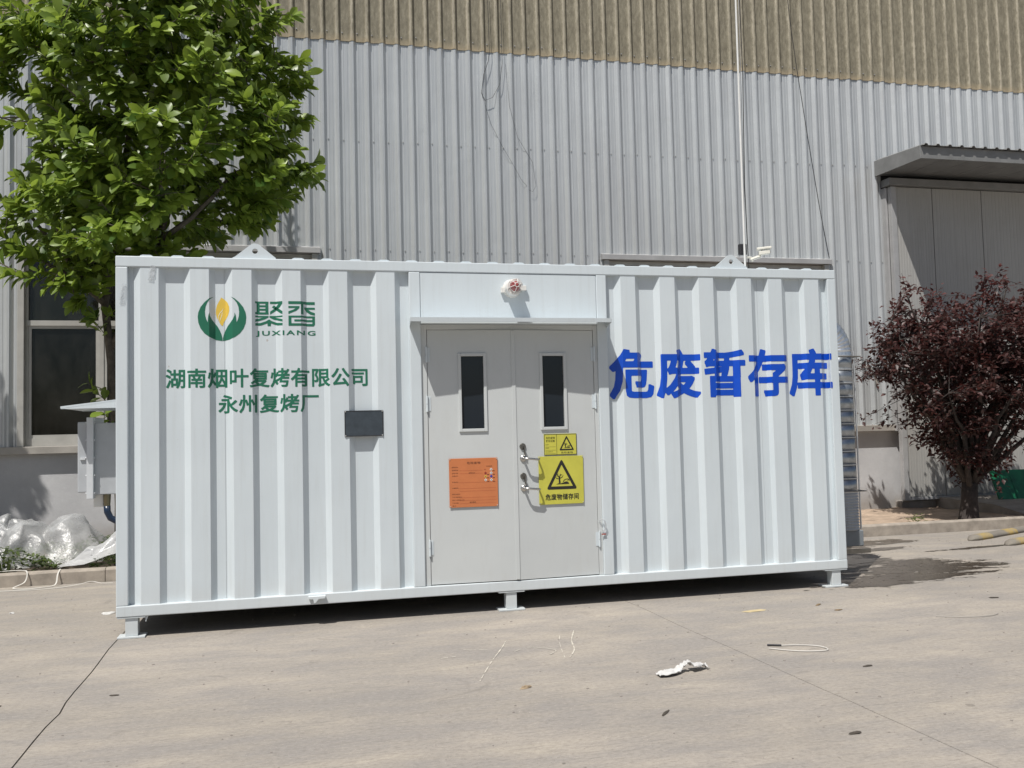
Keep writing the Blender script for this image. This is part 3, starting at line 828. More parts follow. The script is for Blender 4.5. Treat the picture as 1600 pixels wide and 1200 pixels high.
def finish(bm, name, mat, parent):
    for f in bm.faces:
        f.normal_update()
        if f.normal.y > 0: f.normal_flip()
    me = bpy.data.meshes.new(name); bm.to_mesh(me); bm.free(); me.materials.append(mat)
    o = bpy.data.objects.new(name, me); link(o, parent)
    off = Vector((0, 0, 0)); r_ = parent
    while r_ is not None: off += r_.location; r_ = r_.parent
    for v in me.vertices: v.co -= off
    return o
# logo, read off a drawing grid
def LG(c): return (.522+c[0]*6.13e-4, 2.523-c[1]*6.22e-4)
hand = [(252, 96), (205, 118), (150, 165), (103, 225), (76, 290), (69, 345), (76, 415), (100, 480), (145, 540), (200, 582), (270, 614), (348, 626),
        (347, 590), (336, 545), (318, 500), (290, 450), (258, 410), (228, 370), (208, 325), (205, 288), (192, 320), (186, 360), (184, 408), (168, 375), (156, 330), (152, 280), (160, 220), (180, 170), (210, 130)]
hand_r = [(700-a, b) for a, b in reversed(hand)]
tag(wrap(poly_bm([[LG(p) for p in hand], [LG(p) for p in hand_r]]), 'logo_hands', M['green']), 'green emblem of two cupped hands')
lf_ = [(335, 100), (372, 125), (410, 165), (430, 215), (432, 265), (418, 315), (392, 360), (366, 400), (352, 446), (330, 432), (316, 408), (308, 385), (286, 350), (272, 300), (274, 245), (288, 190), (312, 145), (326, 122)]
tag(wrap(poly_bm([[LG(p) for p in lf_]]), 'logo_leaf', M['gold']), 'yellow tobacco leaf in the emblem')
vein = [(362, 225), (352, 262), (325, 290), (306, 330), (302, 380), (296, 365), (298, 325), (318, 284), (345, 256)]
vein2 = [(350, 275), (346, 320), (330, 360), (316, 395), (312, 390), (324, 355), (338, 318), (343, 280)]
wrap(poly_bm([[LG(p) for p in vein], [LG(p) for p in vein2]]), 'logo_vein', M['vein'], .0036)
def rc(a, b, c, d): return [(a, c), (b, c), (b, d), (a, d)]
ju = [rc(735, 892, 145, 170), rc(735, 892, 276, 303), rc(752, 785, 170, 276), rc(855, 890, 170, 276), rc(785, 855, 190, 213), rc(785, 855, 232, 256),
      [(910, 145), (1058, 145), (1058, 175), (1030, 215), (985, 255), (910, 303), (910, 268), (965, 228), (1010, 175), (910, 172)],
      [(932, 212), (958, 190), (1058, 268), (1058, 304), (1035, 293)],
      [(735, 320), (892, 320), (892, 338), (845, 362), (735, 396), (735, 366), (830, 338), (735, 340)],
      [(1058, 320), (902, 320), (902, 338), (948, 362), (1058, 396), (1058, 366), (965, 338), (1058, 340)],
      [(735, 412), (800, 406), (862, 384), (897, 362), (932, 384), (995, 406), (1058, 412), (1058, 442), (995, 438), (920, 410), (917, 444), (880, 444), (877, 410), (800, 438), (735, 442)]]
xi = [rc(1130, 1450, 146, 180), rc(1282, 1312, 180, 305),
      [(1130, 205), (1265, 205), (1262, 228), (1225, 262), (1130, 302), (1130, 270), (1190, 248), (1222, 228), (1130, 230)],
      [(1322, 215), (1450, 215), (1450, 240), (1368, 240), (1398, 264), (1450, 282), (1450, 313), (1395, 300), (1345, 268), (1322, 236)],
      rc(1130, 1450, 322, 345), rc(1130, 1165, 345, 446), rc(1165, 1418, 416, 446), [(1418, 345), (1450, 345), (1450, 425), (1435, 446), (1418, 446)], rc(1200, 1418, 368, 393)]
tag(wrap(poly_bm([[LG(p) for p in q] for q in ju+xi]), 'lettering', M['green']), 'green squared brand lettering beside the emblem')
wrap(text_bm('JUXIANG', LG((740, 0))[0], LG((1455, 0))[0], LG((0, 578))[1], LG((0, 502))[1], .020, 1.25, 44), 'lettering', M['green'])
wrap(text_bm('湖南烟叶复烤有限公司', .335, 1.803, 1.783, 1.926, .021, 1.02, 64), 'lettering', M['green'])
wrap(text_bm('永州复烤厂', .702, 1.432, 1.592, 1.730, .021, 1.02, 64), 'lettering', M['green'])
tag(wrap(text_bm('危废暂存库', 3.775, 5.812, 1.650, 2.062, .029, 1.03, 84), 'lettering', M['blue']), 'large bold blue lettering on the right half')

# ================================================================== SIGNS ON THE DOOR
def on_leaf(x, side, d):
    h, ux, uy, ln = leaf_xform(side); u_ = (x-h.x)/ux.x; p = h+ux*u_+uy*(-d); return p
class Sign:
    def __init__(s, name, label, x0, x1, z0, z1, side, d, mat, tilt=0, bow=0):
        h, ux, uy, ln = leaf_xform(side); p = on_leaf(x0, side, d)
        s.w, s.h = x1-x0, z1-z0
        s.o = MB().box(0, s.w, 0, .003, 0, s.h)
        me = s.o.mesh(name); me.materials.append(mat)
        s.o = bpy.data.objects.new(name, me); link(s.o)
        s.o.location = (p.x, p.y, z0); s.o.rotation_euler = (0, tilt, math.atan2(ux.y, ux.x))
        tag(s.o, label, 'sign')
        md = s.o.modifiers.new('bevel', 'BEVEL'); md.width = .0012; md.segments = 1
    def put(s, bm, name, mat, off=.0012):
        for v in bm.verts: v.co.y = -off
        for f in bm.faces:
            f.normal_update()
            if f.normal.y > 0: f.normal_flip()
        me = bpy.data.meshes.new(name); bm.to_mesh(me); bm.free(); me.materials.append(mat)
        o = bpy.data.objects.new(name, me); link(o, s.o); return o
    def screws(s, m=.008):
        for x in (m, s.w-m):
            for z in (m, s.h-m):
                mb = MB().tube([(x, -.0003, z), (x, -.003, z)], [.005, .004], 8); me = mb.mesh('screw'); me.materials.append(M['rivet'])
                link(bpy.data.objects.new('screw', me), s.o)
def ring_tri(pts, t, r=.12):
    """rounded triangle outline -> list of quads"""
    def rounded(P3, rad):
        out = []
        for i in range(3):
            a, b, c = Vector(P3[i-1]), Vector(P3[i]), Vector(P3[(i+1) % 3])
            d1 = (a-b).normalized(); d2 = (c-b).normalized()
            for q in range(6):
                w_ = q/5; p = b+d1*rad*(1-w_)**2+d2*rad*w_**2; out.append(p)
        return out
    c = (Vector(pts[0])+Vector(pts[1])+Vector(pts[2]))/3
    inner = [c+(Vector(p)-c)*(1-t) for p in pts]
    o, i_ = rounded(pts, r*(Vector(pts[0])-Vector(pts[1])).length), rounded(inner, .02*(Vector(pts[0])-Vector(pts[1])).length)
    n = len(o); return [[tuple(o[k]), tuple(o[(k+1) % n]), tuple(i_[(k+1) % n]), tuple(i_[k])] for k in range(n)]
def pict(s, x0, z0, w_, name='pictogram'):
    """dead tree and fish inside a triangle; drawing grid 0..1"""
    def T(p): return (x0+p[0]*w_, z0+p[1]*w_)
    q = ring_tri([T((0, 0)), T((1, 0)), T((.5, .93))], .29, .09)
    def stroke(a, b, t0, t1):
        a, b = Vector(a), Vector(b); n_ = (b-a).normalized(); n_ = Vector((-n_.y, n_.x))
        return [T(a+n_*t0), T(b+n_*t1), T(b-n_*t1), T(a-n_*t0)]
    q += [stroke((.43, .19), (.42, .36), .030, .022), stroke((.42, .35), (.35, .46), .018, .008), stroke((.42, .35), (.46, .47), .018, .008),
          stroke((.38, .41), (.33, .40), .010, .005), stroke((.37, .43), (.38, .49), .010, .004), stroke((.445, .42), (.51, .45), .010, .005), stroke((.43, .33), (.53, .38), .013, .007),
          stroke((.50, .365), (.55, .43), .008, .004), stroke((.42, .32), (.32, .33), .010, .005), stroke((.36, .33), (.30, .37), .008, .004)]
    q += [[T(p) for p in ((.31, .155), (.40, .185), (.47, .175), (.52, .20), (.58, .165), (.75, .155))],
          [T(p) for p in ((.52, .175), (.57, .215), (.64, .235), (.70, .22), (.74, .16), (.58, .16))]]
    arc = [(.56+.10*math.cos(t), .235+.09*math.sin(t)) for t in [R(a) for a in (180, 150, 120, 90, 60, 30)]]
    arc = [(.54, .22), (.57, .27), (.62, .30), (.68, .31), (.73, .29), (.74, .25)]
    for a, b in zip(arc, arc[1:]): q.append(stroke(a, b, .010, .010))
    q.append(stroke((.72, .285), (.67, .255), .006, .004))
    return s.put(poly_bm(q), name, M['black'])
sg = Sign('warning_sign', 'large square yellow hazardous-waste store sign with dead-tree triangle', 3.136, 3.515, .817, 1.200, 1, .010, M['yellow'], tilt=R(.2)); sg.screws()
pict(sg, .062, .118, .262)
sg.put(text_bm('危废物储存间', .052, .334, .034, .083, .018, 1.03, 44), 'lettering', M['black'])
ss = Sign('warning_sign', 'small yellow two-column sign above the large square yellow sign', 3.188, 3.467, 1.208, 1.379, 1, .005, M['yellow'])
bd = [rc(.0015, .2775, .0015, .0055), rc(.0015, .2775, .1655, .1695), rc(.0015, .0055, .0055, .1655), rc(.2735, .2775, .0055, .1655), rc(.106, .1085, .0055, .1655)]
ss.put(poly_bm(bd), 'border', M['black'])
pict(ss, .128, .037, .128)
ss.put(text_bm('危险废物', .143, .243, .012, .027, .016, 1.25), 'lettering', M['black'])
ss.put(text_bm('危险废物', .018, .092, .130, .148, .016), 'lettering', M['black'])
ss.put(text_bm('贮存设施', .018, .092, .106, .124, .016), 'lettering', M['black'])
for t, z, xw in (('单位名称:', .082, .028), ('设施编码:', .055, .030), ('负责人及联系方式:', .025, .06)):
    ss.put(text_bm(t, .013, .013+xw, z, z+.007, .01), 'lettering', M['black'])
ss.put(poly_bm([rc(.013, .098, z, z+.0012) for z in (.067, .040, .014)]), 'writing_line', M['black'])
so = Sign('label_board', 'square orange hazardous-waste label on the left door leaf', 2.417, 2.802, .824, 1.205, -1, .010, M['orange'], tilt=R(.1)); so.screws()
so.put(text_bm('危险废物', .142, .248, .335, .354, .016, 1.18), 'lettering', M['brownprint'])
rows = [('废物名称:', .309, .05), ('废物类别:', .286, .05), ('废物代码:', .262, .05), ('主要成分:', .241, .05), ('有害成分:', .193, .05), ('注意事项:', .147, .05), ('数字识别码:', .099, .063), ('产生/收集单位:', .077, .076), ('联系人和联系方式:', .054, .096), ('产生日期:', .031, .05), ('备注:', .010, .03)]
for t, z, wd in rows: so.put(text_bm(t, .022, .022+wd, z, z+.0085, .012), 'lettering', M['brownprint'])
so.put(text_bm('废物形态:', .155, .205, .262, .271, .012), 'lettering', M['brownprint']); so.put(text_bm('废物重量:', .158, .208, .034, .043, .012), 'lettering', M['brownprint'])
so.put(text_bm('危险特性', .295, .342, .311, .320, .012), 'lettering', M['brownprint'])
so.put(poly_bm([rc(.08, .265, z, z+.001) for z in (.285, .262)]+[rc(.08, .37, z, z+.001) for z in (.192, .146, .125, .075, .052, .030)]), 'writing_line', M['red'])
for i, (x, z, mm) in enumerate(((.333, .290, 'white'), (.288, .262, 'red'), (.333, .262, 'white'), (.288, .236, 'gold'), (.333, .236, 'blue'), (.288, .208, 'white'), (.333, .208, 'white'), (.284, .290, 'red'))):
    r_ = .012 if i < 7 else .005
    so.put(poly_bm([[(x-r_, z), (x, z-r_), (x+r_, z), (x, z+r_)]]), 'hazard_diamond', M[mm])
    so.put(poly_bm([[(x-r_*.4, z-r_*.1), (x, z-r_*.45), (x+r_*.35, z), (x, z+r_*.45)]]), 'hazard_symbol', M['brownprint'], .0022)
    if i < 7: so.put(poly_bm([rc(x+.013, x+.028, z-.014, z-.009)]), 'lettering', M['brownprint'])

# name plate on the corrugation
npl = MB().box(0, .293, 0, .004, 0, .198); me = npl.mesh('name_plate'); me.materials.append(M['nameplate'])
npo = link(bpy.data.objects.new('name_plate', me)); npo.location = (1.620, .001, 1.397)
tag(npo, 'small dark metal name plate riveted on the ribs below the green lettering', 'plate')
mb = MB(); 
for q in (rc(0, .293, 0, .006), rc(0, .293, .192, .198), rc(0, .006, .006, .192), rc(.287, .293, .006, .192)): mb.box(q[0][0], q[1][0], -.0012, -.0002, q[0][1], q[2][1])
me = mb.mesh('border'); me.materials.append(M['cable']); link(bpy.data.objects.new('border', me), npo)
for x in (.007, .286):
    for z in (.007, .191):
        me = MB().tube([(x, -.0012, z), (x, -.005, z)], [.006, .0045], 8).mesh('rivet'); me.materials.append(M['rivet']); link(bpy.data.objects.new('rivet', me), npo)

# ================================================================== THINGS FIXED TO THE CONTAINER
# warning beacon
bc = empty('warning_beacon', (2.955, .006, 2.55), 'round caged red warning light on the panel above the doors', 'beacon')
mb = MB(); mb.tube([(2.955, .0055, 2.55), (2.955, -.012, 2.55)], [.076, .073], 24); mb.obox((3.045, -.012, 2.552), (.025, 0, 0), (0, .017, 0), (0, 0, .020)); mb.obox((2.885, -.010, 2.535), (.022, 0, 0), (0, .015, 0), (0, 0, .022))
mb.build('mount', M['whiteplastic'], bc, bevel=.003)
MB().tube([(2.955, -.012, 2.55), (2.955, -.085, 2.552), (2.955, -.088, 2.552)], [.068, .064, .052], 24).build('housing', M['whiteplastic'], bc, smooth=False)
prof = [(0, .042), (.03, .041), (.06, .036), (.078, .025), (.086, .010), (.088, .001)]
MB().tube([(2.955, -.085-d, 2.552) for d, r_ in prof], [r_ for d, r_ in prof], 20).build('lens', M['redlens'], bc, smooth=True)
for k in range(6):
    t = 2*math.pi*k/6+.3; cth, sth = math.cos(t), math.sin(t)
    MB().tube([(2.955+cth*r_, y, 2.552+sth*r_) for r_, y in ((.056, -.07), (.056, -.115), (.050, -.155), (.034, -.178), (.016, -.184))], .0026, 6).build('cage_bar', M['whiteplastic'], bc)
for r_, y in ((.056, -.10), (.053, -.145), (.017, -.184)):
    MB().tube([(2.955+math.cos(2*math.pi*q/20)*r_, y, 2.552+math.sin(2*math.pi*q/20)*r_) for q in range(21)], .0026, 6).build('cage_ring', M['whiteplastic'], bc)

# electrical box on the left end
eb = empty('junction_box', (-.15, .95, .97), 'grey flanged electrical box mounted on the left end of the container', 'electrical box')
MB().box(-.302, .007, .80, 1.12, .985, 1.555).build('body', M['boxpaint'], eb, bevel=.006)
fl = MB().box(-.352, -.3025, .755, 1.165, .955, 1.60).build('flange', M['boxlight'], eb, bevel=.004)
MB().box(-.425, -.3525, .79, 1.13, 1.005, 1.565).build('lid', M['boxpaint'], eb, bevel=.008)
for z in [1.0+.14*i for i in range(5)]:
    MB().tube([(-.362, .768, z), (-.292, .768, z)], .006, 6).build('bolt', M['boxlight'], eb)
MB().box(-.405, -.365, .776, .7895, 1.265, 1.285).build('latch', M['boxlight'], eb)
MB().box(-.318, -.245, .84, 1.02, .885, .984).build('terminal_box', M['whiteplastic'], eb, bevel=.004)
MB().tube([(-.215, .83, .986), (-.215, .83, .89)], [.03, .024], 12).build('cable_gland', M['brass'], eb)
MB().tube([(-.215, .83, .892), (-.213, .83, .845), (-.190, .83, .795), (-.14, .83, .765), (-.07, .83, .752), (.006, .83, .75)], .026, 12).build('hose', M['bluehose'], eb, smooth=True)
hood = empty('rain_hood', (-.2, .9, 1.70), 'white sloping sheet-metal rain hood above the grey electrical box', 'rain hood')
MB().prism([(-.500, 1.668), (-.500, 1.684), (.007, 1.745), (.007, 1.737)], 'y', .58, 1.30).build('cover', P, hood)
for y in (.583, 1.29): MB().prism([(-.498, 1.664), (-.498, 1.683), (.006, 1.742), (.006, 1.668)], 'y', y-.002, y+.003).build('side_plate', P, hood)

# ventilation duct on the right end
dc = empty('ventilation_duct', (6.29, .62, 0), 'silver ribbed ventilation duct rising beside the right end of the container', 'duct')
dx, dy_, dr = 6.268, .62, .142
el = [(5.874, dy_, 2.32), (6.0, dy_, 2.32)]+[(6.02+.245*math.sin(R(a)), dy_, 2.075+.245*math.cos(R(a))) for a in range(10, 91, 4)]
el += [(dx, dy_, 2.04)]
rad = [dr*(1.0 if q % 2 else .965) for q in range(len(el))]
MB().tube(el, rad, 24).build('elbow', M['foil'], dc, smooth=False)
zs = [2.04-.128*k for k in range(11)]
for k in range(10):
    z1_, z0_ = zs[k], zs[k+1]
    MB().tube([(dx, dy_, z1_-.004), (dx, dy_, z0_+.004)], dr-.004, 28).build('duct_section', M['duct'], dc, smooth=True)
for k in range(11):
    MB().tube([(dx, dy_, zs[k]-.005), (dx, dy_, zs[k]+.005)], dr+.001, 28).build('duct_ring', M['ductring'], dc)
hz = [.755-.0135*k for k in range(27)]
MB().tube([(dx, dy_, z) for z in hz], [dr-.004+(.010 if q % 2 else 0) for q in range(len(hz))], 24).build('flexible_hose', M['grille'], dc)
MB().box(6.08, 6.40, .50, .80, .26, .405).build('fan_case', M['fan'], dc, bevel=.008)
for y in (.46, .76): MB().box(5.884, 6.44, y, y+.03, .20, .2395).build('stand_arm', M['dsteel'], dc)
MB().tube([(dx+.175, dy_-.02, .404), (dx+.175, dy_-.02, 2.09)], .008, 8).build('support_rod', M['ductring'], dc)
for z in (.77, 2.03): MB().tube([(dx-.38, dy_-.15, z), (dx+.16, dy_-.15, z), (dx+.16, dy_+.1, z)], .005, 6).build('bracket', M['dsteel'], dc)

# pole with cables, junction and camera on the roof
pm = empty('aerial_pole', (5.18, .30, Z1), 'thin white pole standing on the container roof next to the right lifting lug', 'pole')
MB().tube([(5.18, .30, Z1+.02), (5.184, .30, 4.2), (5.192, .30, 7.0)], [.0095, .009, .0085], 10).build('tube', M['polewhite'], pm)
MB().box(5.14, 5.22, .26, .34, Z1+.0225, Z1+.029).build('base_plate', M['polewhite'], pm)
MB().box(5.140, 5.212, .31, .35, 2.935, 3.035).build('clamp_box', M['cable'], pm, bevel=.008)
MB().tube([(5.196, .33, 3.03), (5.214, .33, 3.5), (5.222, .33, 4.4), (5.235, .33, 5.6), (5.230, .33, 7.0)], .003, 6).build('cable', M['flash'], pm)
MB().tube([(5.25, .36, 2.78), (5.243, .36, 3.1), (5.238, .36, 3.6), (5.262, .36, 4.6), (5.252, .36, 7.0)], .004, 6).build('cable', M['cable'], pm)
sc_ = empty('security_camera', (5.30, .32, 2.86), 'small cream security camera on an arm beside the thin white pole', 'camera')
MB().tube([(5.19, .33, 2.915), (5.26, .33, 2.915), (5.268, .325, 2.880)], .009, 8).tube([(5.25, .33, 2.893), (5.31, .32, 2.915), (5.345, .32, 2.925)], .014, 8).build('arm', M['camwhite'], sc_)
MB().obox((5.375, .30, 2.955), (.045, -.02, .006), (.009, .022, 0), (-.003, 0, .017)).build('body', M['camwhite'], sc_, bevel=.006)
MB().obox((5.372, .30, 2.994), (.058, -.026, .004), (.012, .030, 0), (0, 0, .010)).obox((5.352, .305, 2.974), (.006, .002, 0), (.003, .006, 0), (0, 0, .012)).build('sun_shield', M['camwhite'], sc_, bevel=.004)
MB().tube([(5.418, .281, 2.961), (5.424, .278, 2.962)], .013, 12).build('lens', M['cable'], sc_)

# loose cables on the factory wall
def cable(label, pts, r_=.006, mat='cable', sag=0):
    o = MB().tube(pts, r_, 6).build('loose_cable', M[mat]); return tag(o, label, 'cable')
cable('thin dark cable slanting down the wall towards the right window', [(8.62, WY-.045, 9.0), (8.72, WY-.05, 7.6), (8.80, WY-.05, 6.9), (8.93, WY-.05, 5.9), (9.10, WY-.045, 4.7), (9.23, WY-.045, 3.93)], .005)
loop1 = [(3.98, 7.6), (3.99, 6.75), (3.97, 6.62), (3.90, 6.42), (3.86, 6.15), (3.91, 6.05), (4.02, 6.10), (4.13, 6.30), (4.17, 6.60), (4.17, 7.6)]
cable('dark cable hanging in a narrow loop below the brown band', [(x-.02, WY-.052, z) for x, z in loop1], .0035)
cable('fine wire trailing crookedly down the ribs under the cable loop', [(3.90, WY-.042, 6.55), (3.86, WY-.042, 6.1), (3.97, WY-.042, 5.72), (4.12, WY-.042, 5.42), (4.25, WY-.042, 5.2), (4.40, WY-.042, 4.93), (4.47, WY-.042, 4.86)], .002)
cable('fine wire ending in a small hook right of the cable loop', [(4.20, WY-.046, 6.6), (4.24, WY-.046, 6.0), (4.35, WY-.046, 5.55), (4.56, WY-.046, 5.2), (4.60, WY-.046, 4.86), (4.55, WY-.046, 4.78), (4.50, WY-.046, 4.80)], .002)
cable('short curved white hose end sticking out of the wall near the purple tree', [(9.98, WY-.03, 1.98), (9.93, WY-.05, 2.12), (9.86, WY-.065, 2.22), (9.80, WY-.05, 2.26), (9.76, WY-.0, 2.27)], .016, 'strap')

# ================================================================== TREES
def leaf_template(L_, W, fold, curl):
    rows = [(.0, .0), (.18, .55), (.42, .92), (.64, 1.0), (.84, .68), (1.0, 0)]
    vs = []; fs = []
    for t, wv in rows:
        y = t*L_; zc = -curl*L_*t*t
        if wv == 0: vs.append((0, y, zc))
        else: vs += [(-wv*W/2, y, zc+fold*wv*W), (0, y, zc), (wv*W/2, y, zc+fold*wv*W)]
    fs = [(0, 2, 1), (0, 3, 2)]
    for r_ in range(3):
        a = 1+3*r_; b = a+3; fs += [(a, a+1, b+1, b), (a+1, a+2, b+2, b+1)]
    fs += [(10, 11, 13), (11, 12, 13)]
    return np.array(vs, float), fs
def small_leaf(L_, W):
    vs = np.array([(0, 0, 0), (-W/2, .45*L_, .12*W), (0, .5*L_, -.02*L_), (W/2, .45*L_, .12*W), (0, L_, -.12*L_)], float)
    return vs, [(0, 2, 1), (0, 3, 2), (1, 2, 4), (2, 3, 4)]
def leaf_mats(pos, direction, upv, scale):
    d = np.array(direction, float); d /= np.linalg.norm(d); u_ = np.array(upv, float); x = np.cross(d, u_); nx = np.linalg.norm(x)
    if nx < 1e-4: x = np.array([1., 0, 0]); nx = 1
    x /= nx; z = np.cross(x, d); return np.stack([x, d, z], 1)*scale, np.array(pos, float)
def leaves_mesh(name, items, templates, mat, origin):
    V = []; F = []; tint = []; base = 0
    for (A, p, k, tv) in items:
        tv_, tf = templates[k]; v = tv_@A.T+p-origin; V.append(v); F += [tuple(i+base for i in f) for f in tf]; base += len(v); tint += [tv]*len(v)
    me = bpy.data.meshes.new(name); me.from_pydata(np.concatenate(V).tolist(), [], F)
    at = me.attributes.new('tint', 'FLOAT', 'POINT'); at.data.foreach_set('value', np.array(tint, np.float32))
    me.polygons.foreach_set('use_smooth', np.ones(len(me.polygons), bool)); me.materials.append(mat)
    return me
def branch(mb, a, b, ra, rb, bend, n=6, sides=7):
    a, b = Vector(a), Vector(b); off = Vector((rng.uniform(-1, 1), rng.uniform(-1, 1), rng.uniform(-.2, .9)))*bend*(b-a).length
    pts = []
    for i in range(n+1):
        t = i/n; pts.append(a.lerp(b, t)+off*(t*(1-t)*2)+Vector((rng.uniform(-1, 1), rng.uniform(-1, 1), rng.uniform(-1, 1)))*.012*(0 < i < n)*(b-a).length)
    mb.tube(pts, [ra+(rb-ra)*i/n for i in range(n+1)], sides); return pts

# ---- broad-leaved green tree behind the left end
def G(p): return Vector((p[0]*.951+.062, p[1]-.52, p[2]*.951+.069))
TB = Vector((-.566, 3.43, .05))
gt = empty('broadleaf_tree', TB, 'broad-leaved green tree rising behind the left end of the container', 'tree')
trunk = MB()
tp = [(-.66, 3.95, .03), (-.68, 3.95, .7), (-.72, 3.93, 1.6), (-.76, 3.9, 2.3), (-.82, 3.88, 2.95), (-.76, 3.86, 3.6), (-.62, 3.82, 4.4), (-.48, 3.8, 5.3), (-.36, 3.8, 6.2), (-.30, 3.8, 7.2)]
tp = [tuple(G(p)) for p in tp]; tp[0] = (tp[0][0], tp[0][1], .03)
trunk.tube(tp, [.08, .05, .044, .042, .04, .038, .036, .032, .026, .016], 12)
skel = [Vector(p) for p in tp[4:]]
limbs = [((-.76, 3.9, 2.45), (-.30, 3.75, 3.55)), ((-.30, 3.75, 3.55), (.55, 3.55, 4.35)), ((-.82, 3.88, 2.95), (-1.55, 3.75, 3.9)), ((-.30, 3.75, 3.55), (.15, 3.9, 4.9)), ((.15, 3.9, 4.9), (.75, 3.8, 5.9)),
         ((-.62, 3.82, 4.4), (-1.45, 3.9, 5.3)), ((-.62, 3.82, 4.4), (-.6, 3.0, 5.2)), ((-.30, 3.75, 3.55), (-.05, 2.95, 4.3)), ((-.48, 3.8, 5.3), (.35, 3.3, 6.5)), ((-.48, 3.8, 5.3), (-1.25, 3.6, 6.5)), ((.55, 3.55, 4.35), (1.2, 3.5, 4.65)), ((-.82, 3.88, 2.95), (-1.35, 3.45, 3.35))]
for a, b in limbs:
    pts = branch(trunk, G(a), G(b), .036, .016, .10, 7); skel += pts
trunk.build('trunk', M['bark'], gt, smooth=True)
tips = []
r_ = random.Random(21)
def crown_ok(x, y, z, tol=1.0):
    cx, cy, cz = -.26, 3.72, 5.25
    # outline read as half-width by height
    prof = [(3.05, .55), (3.35, 1.25), (3.8, 1.50), (4.4, 1.56), (5.0, 1.68), (5.7, 1.66), (6.3, 1.40), (6.8, .95), (7.2, .5), (7.4, 0)]
    if z < prof[0][0] or z > prof[-1][0]: return False
    for (za, wa), (zb, wb) in zip(prof, prof[1:]):
        if za <= z <= zb: hw = wa+(wb-wa)*(z-za)/(zb-za); break
    sh = -.18 if z < 4 else 0
    m = .97+.42*noise.noise(Vector((x*1.5, y*1.5, z*1.5)))+.18*noise.noise(Vector((x*3.5, y*3.5, z*3.5)))
    q = ((x-cx-sh)/hw)**2+((y-cy)/min(1.25, hw))**2
    return q < (m*tol)**2
while len(tips) < 880:
    p = Vector((r_.uniform(-2.3, 1.9), r_.uniform(2.3, 5.05), r_.uniform(3.05, 7.8)))
    if not crown_ok(*p): continue
    inner = crown_ok(-.17+(p.x+.17)*1.45, 3.72+(p.y-3.72)*1.45, p.z)
    if inner and r_.random() < .25: continue
    if noise.noise(p*1.15+Vector((3, 1, 9))) < -.36: continue
    if p.x > -1.0 and p.z < 3.25+.30*(p.x+1.0): continue
    if p.y > 4.25+.3*(p.z < 5) and r_.random() < .8: continue
    tips.append(G(p))
# hand-placed sprays that make the outline: low left drooping sprays and the spur at the right
extra = [(-1.9, 3.3, 3.35), (-1.6, 3.2, 3.15), (-1.25, 3.3, 3.05), (-1.0, 3.4, 2.9), (-.85, 3.5, 2.75), (-1.75, 3.4, 3.6), (1.35, 3.5, 4.35), (1.15, 3.4, 4.1), (1.5, 3.5, 4.55), (1.0, 3.45, 3.95), (.7, 3.4, 3.85), (1.25, 3.5, 5.2), (1.38, 3.5, 5.75), (1.2, 3.5, 6.2), (1.3, 3.5, 4.9),
         (-.45, 3.3, 3.25), (-.1, 3.3, 3.3), (.2, 3.4, 3.4), (-.35, 3.5, 3.05), (-2.05, 3.3, 4.2), (-2.05, 3.3, 4.9), (-2.0, 3.4, 5.6), (-1.9, 3.4, 6.3), (-1.35, 3.3, 3.2), (-1.1, 3.3, 3.15), (-.95, 3.35, 3.05), (-.9, 3.4, 3.3), (-1.55, 3.3, 3.4), (-.75, 3.4, 3.1), (-.6, 3.4, 3.3)]
tips += [G(p) for p in extra]
twigs = MB(); items = []
tmpl = [leaf_template(1, .50, .10, .25), leaf_template(1, .56, .16, .12), leaf_template(1, .46, .05, .38), leaf_template(1, .52, .20, .30)]
def spray(base, tip, nl, size, rr, droop=.25):
    d = tip-base; ln = d.length
    for i in range(nl):
        t = 1-(i/nl)**1.2*.75 if nl > 4 else 1-i*.2
        along = min(ln, .50); p = tip-d.normalized()*along*(1-t)*1.0
        th = i*2.4+rr.uniform(-.4, .4)
        o_ = d.normalized(); a = o_.orthogonal().normalized(); b = o_.cross(a)
        rad_ = (a*math.cos(th)+b*math.sin(th))
        dirv = (o_*(.55+.5*t)+rad_*(.9-.25*t)+Vector((0, 0, -droop*rr.uniform(.2, 1.6)))).normalized()
        ax_ = G((-.45, 3.75, 0)); od = Vector((p.x-ax_.x, p.y-ax_.y, 0)); od = od.normalized() if od.length > .05 else Vector((0, -1, 0))
        upv = od*rr.uniform(.2, 1.1)+Vector((rr.gauss(-.1, .4), rr.gauss(-.35, .4), rr.uniform(.45, 1.0)))
        s_ = size*rr.uniform(.55, 1.25)
        A, pp = leaf_mats(p, dirv, upv, s_)
        young = max(0, t-.55)*.9
        items.append((A, pp, rr.randrange(4), min(1, max(0, rr.gauss(.40, .22)+young*.6))))
nodes = np.array([tuple(p) for p in skel]); grown = [nodes]
allp = nodes.copy()
order = sorted(tips, key=lambda p: float(np.min(np.linalg.norm(nodes-np.array(p), axis=1))))
for p in order:
    pa = np.array(p); dlt = allp-pa; dist = np.linalg.norm(dlt, axis=1)+.6*np.maximum(0, dlt[:, 2]); q = Vector(allp[int(np.argmin(dist))])
    if (q-p).length < .05: q = p+Vector((0, 0, -.12))
    pts = branch(twigs, q, p, .010 if (q-p).length > .35 else .006, .003, .12, 4, 5)
    allp = np.concatenate([allp, np.array([tuple(x) for x in pts[1:4]])])
    out_ = (p-G((-.3, 3.75, p.z-.5))).normalized()
    spray(p-(out_*.6+(p-q).normalized()*.5)*.4, p, r_.randint(14, 22), .156, r_)
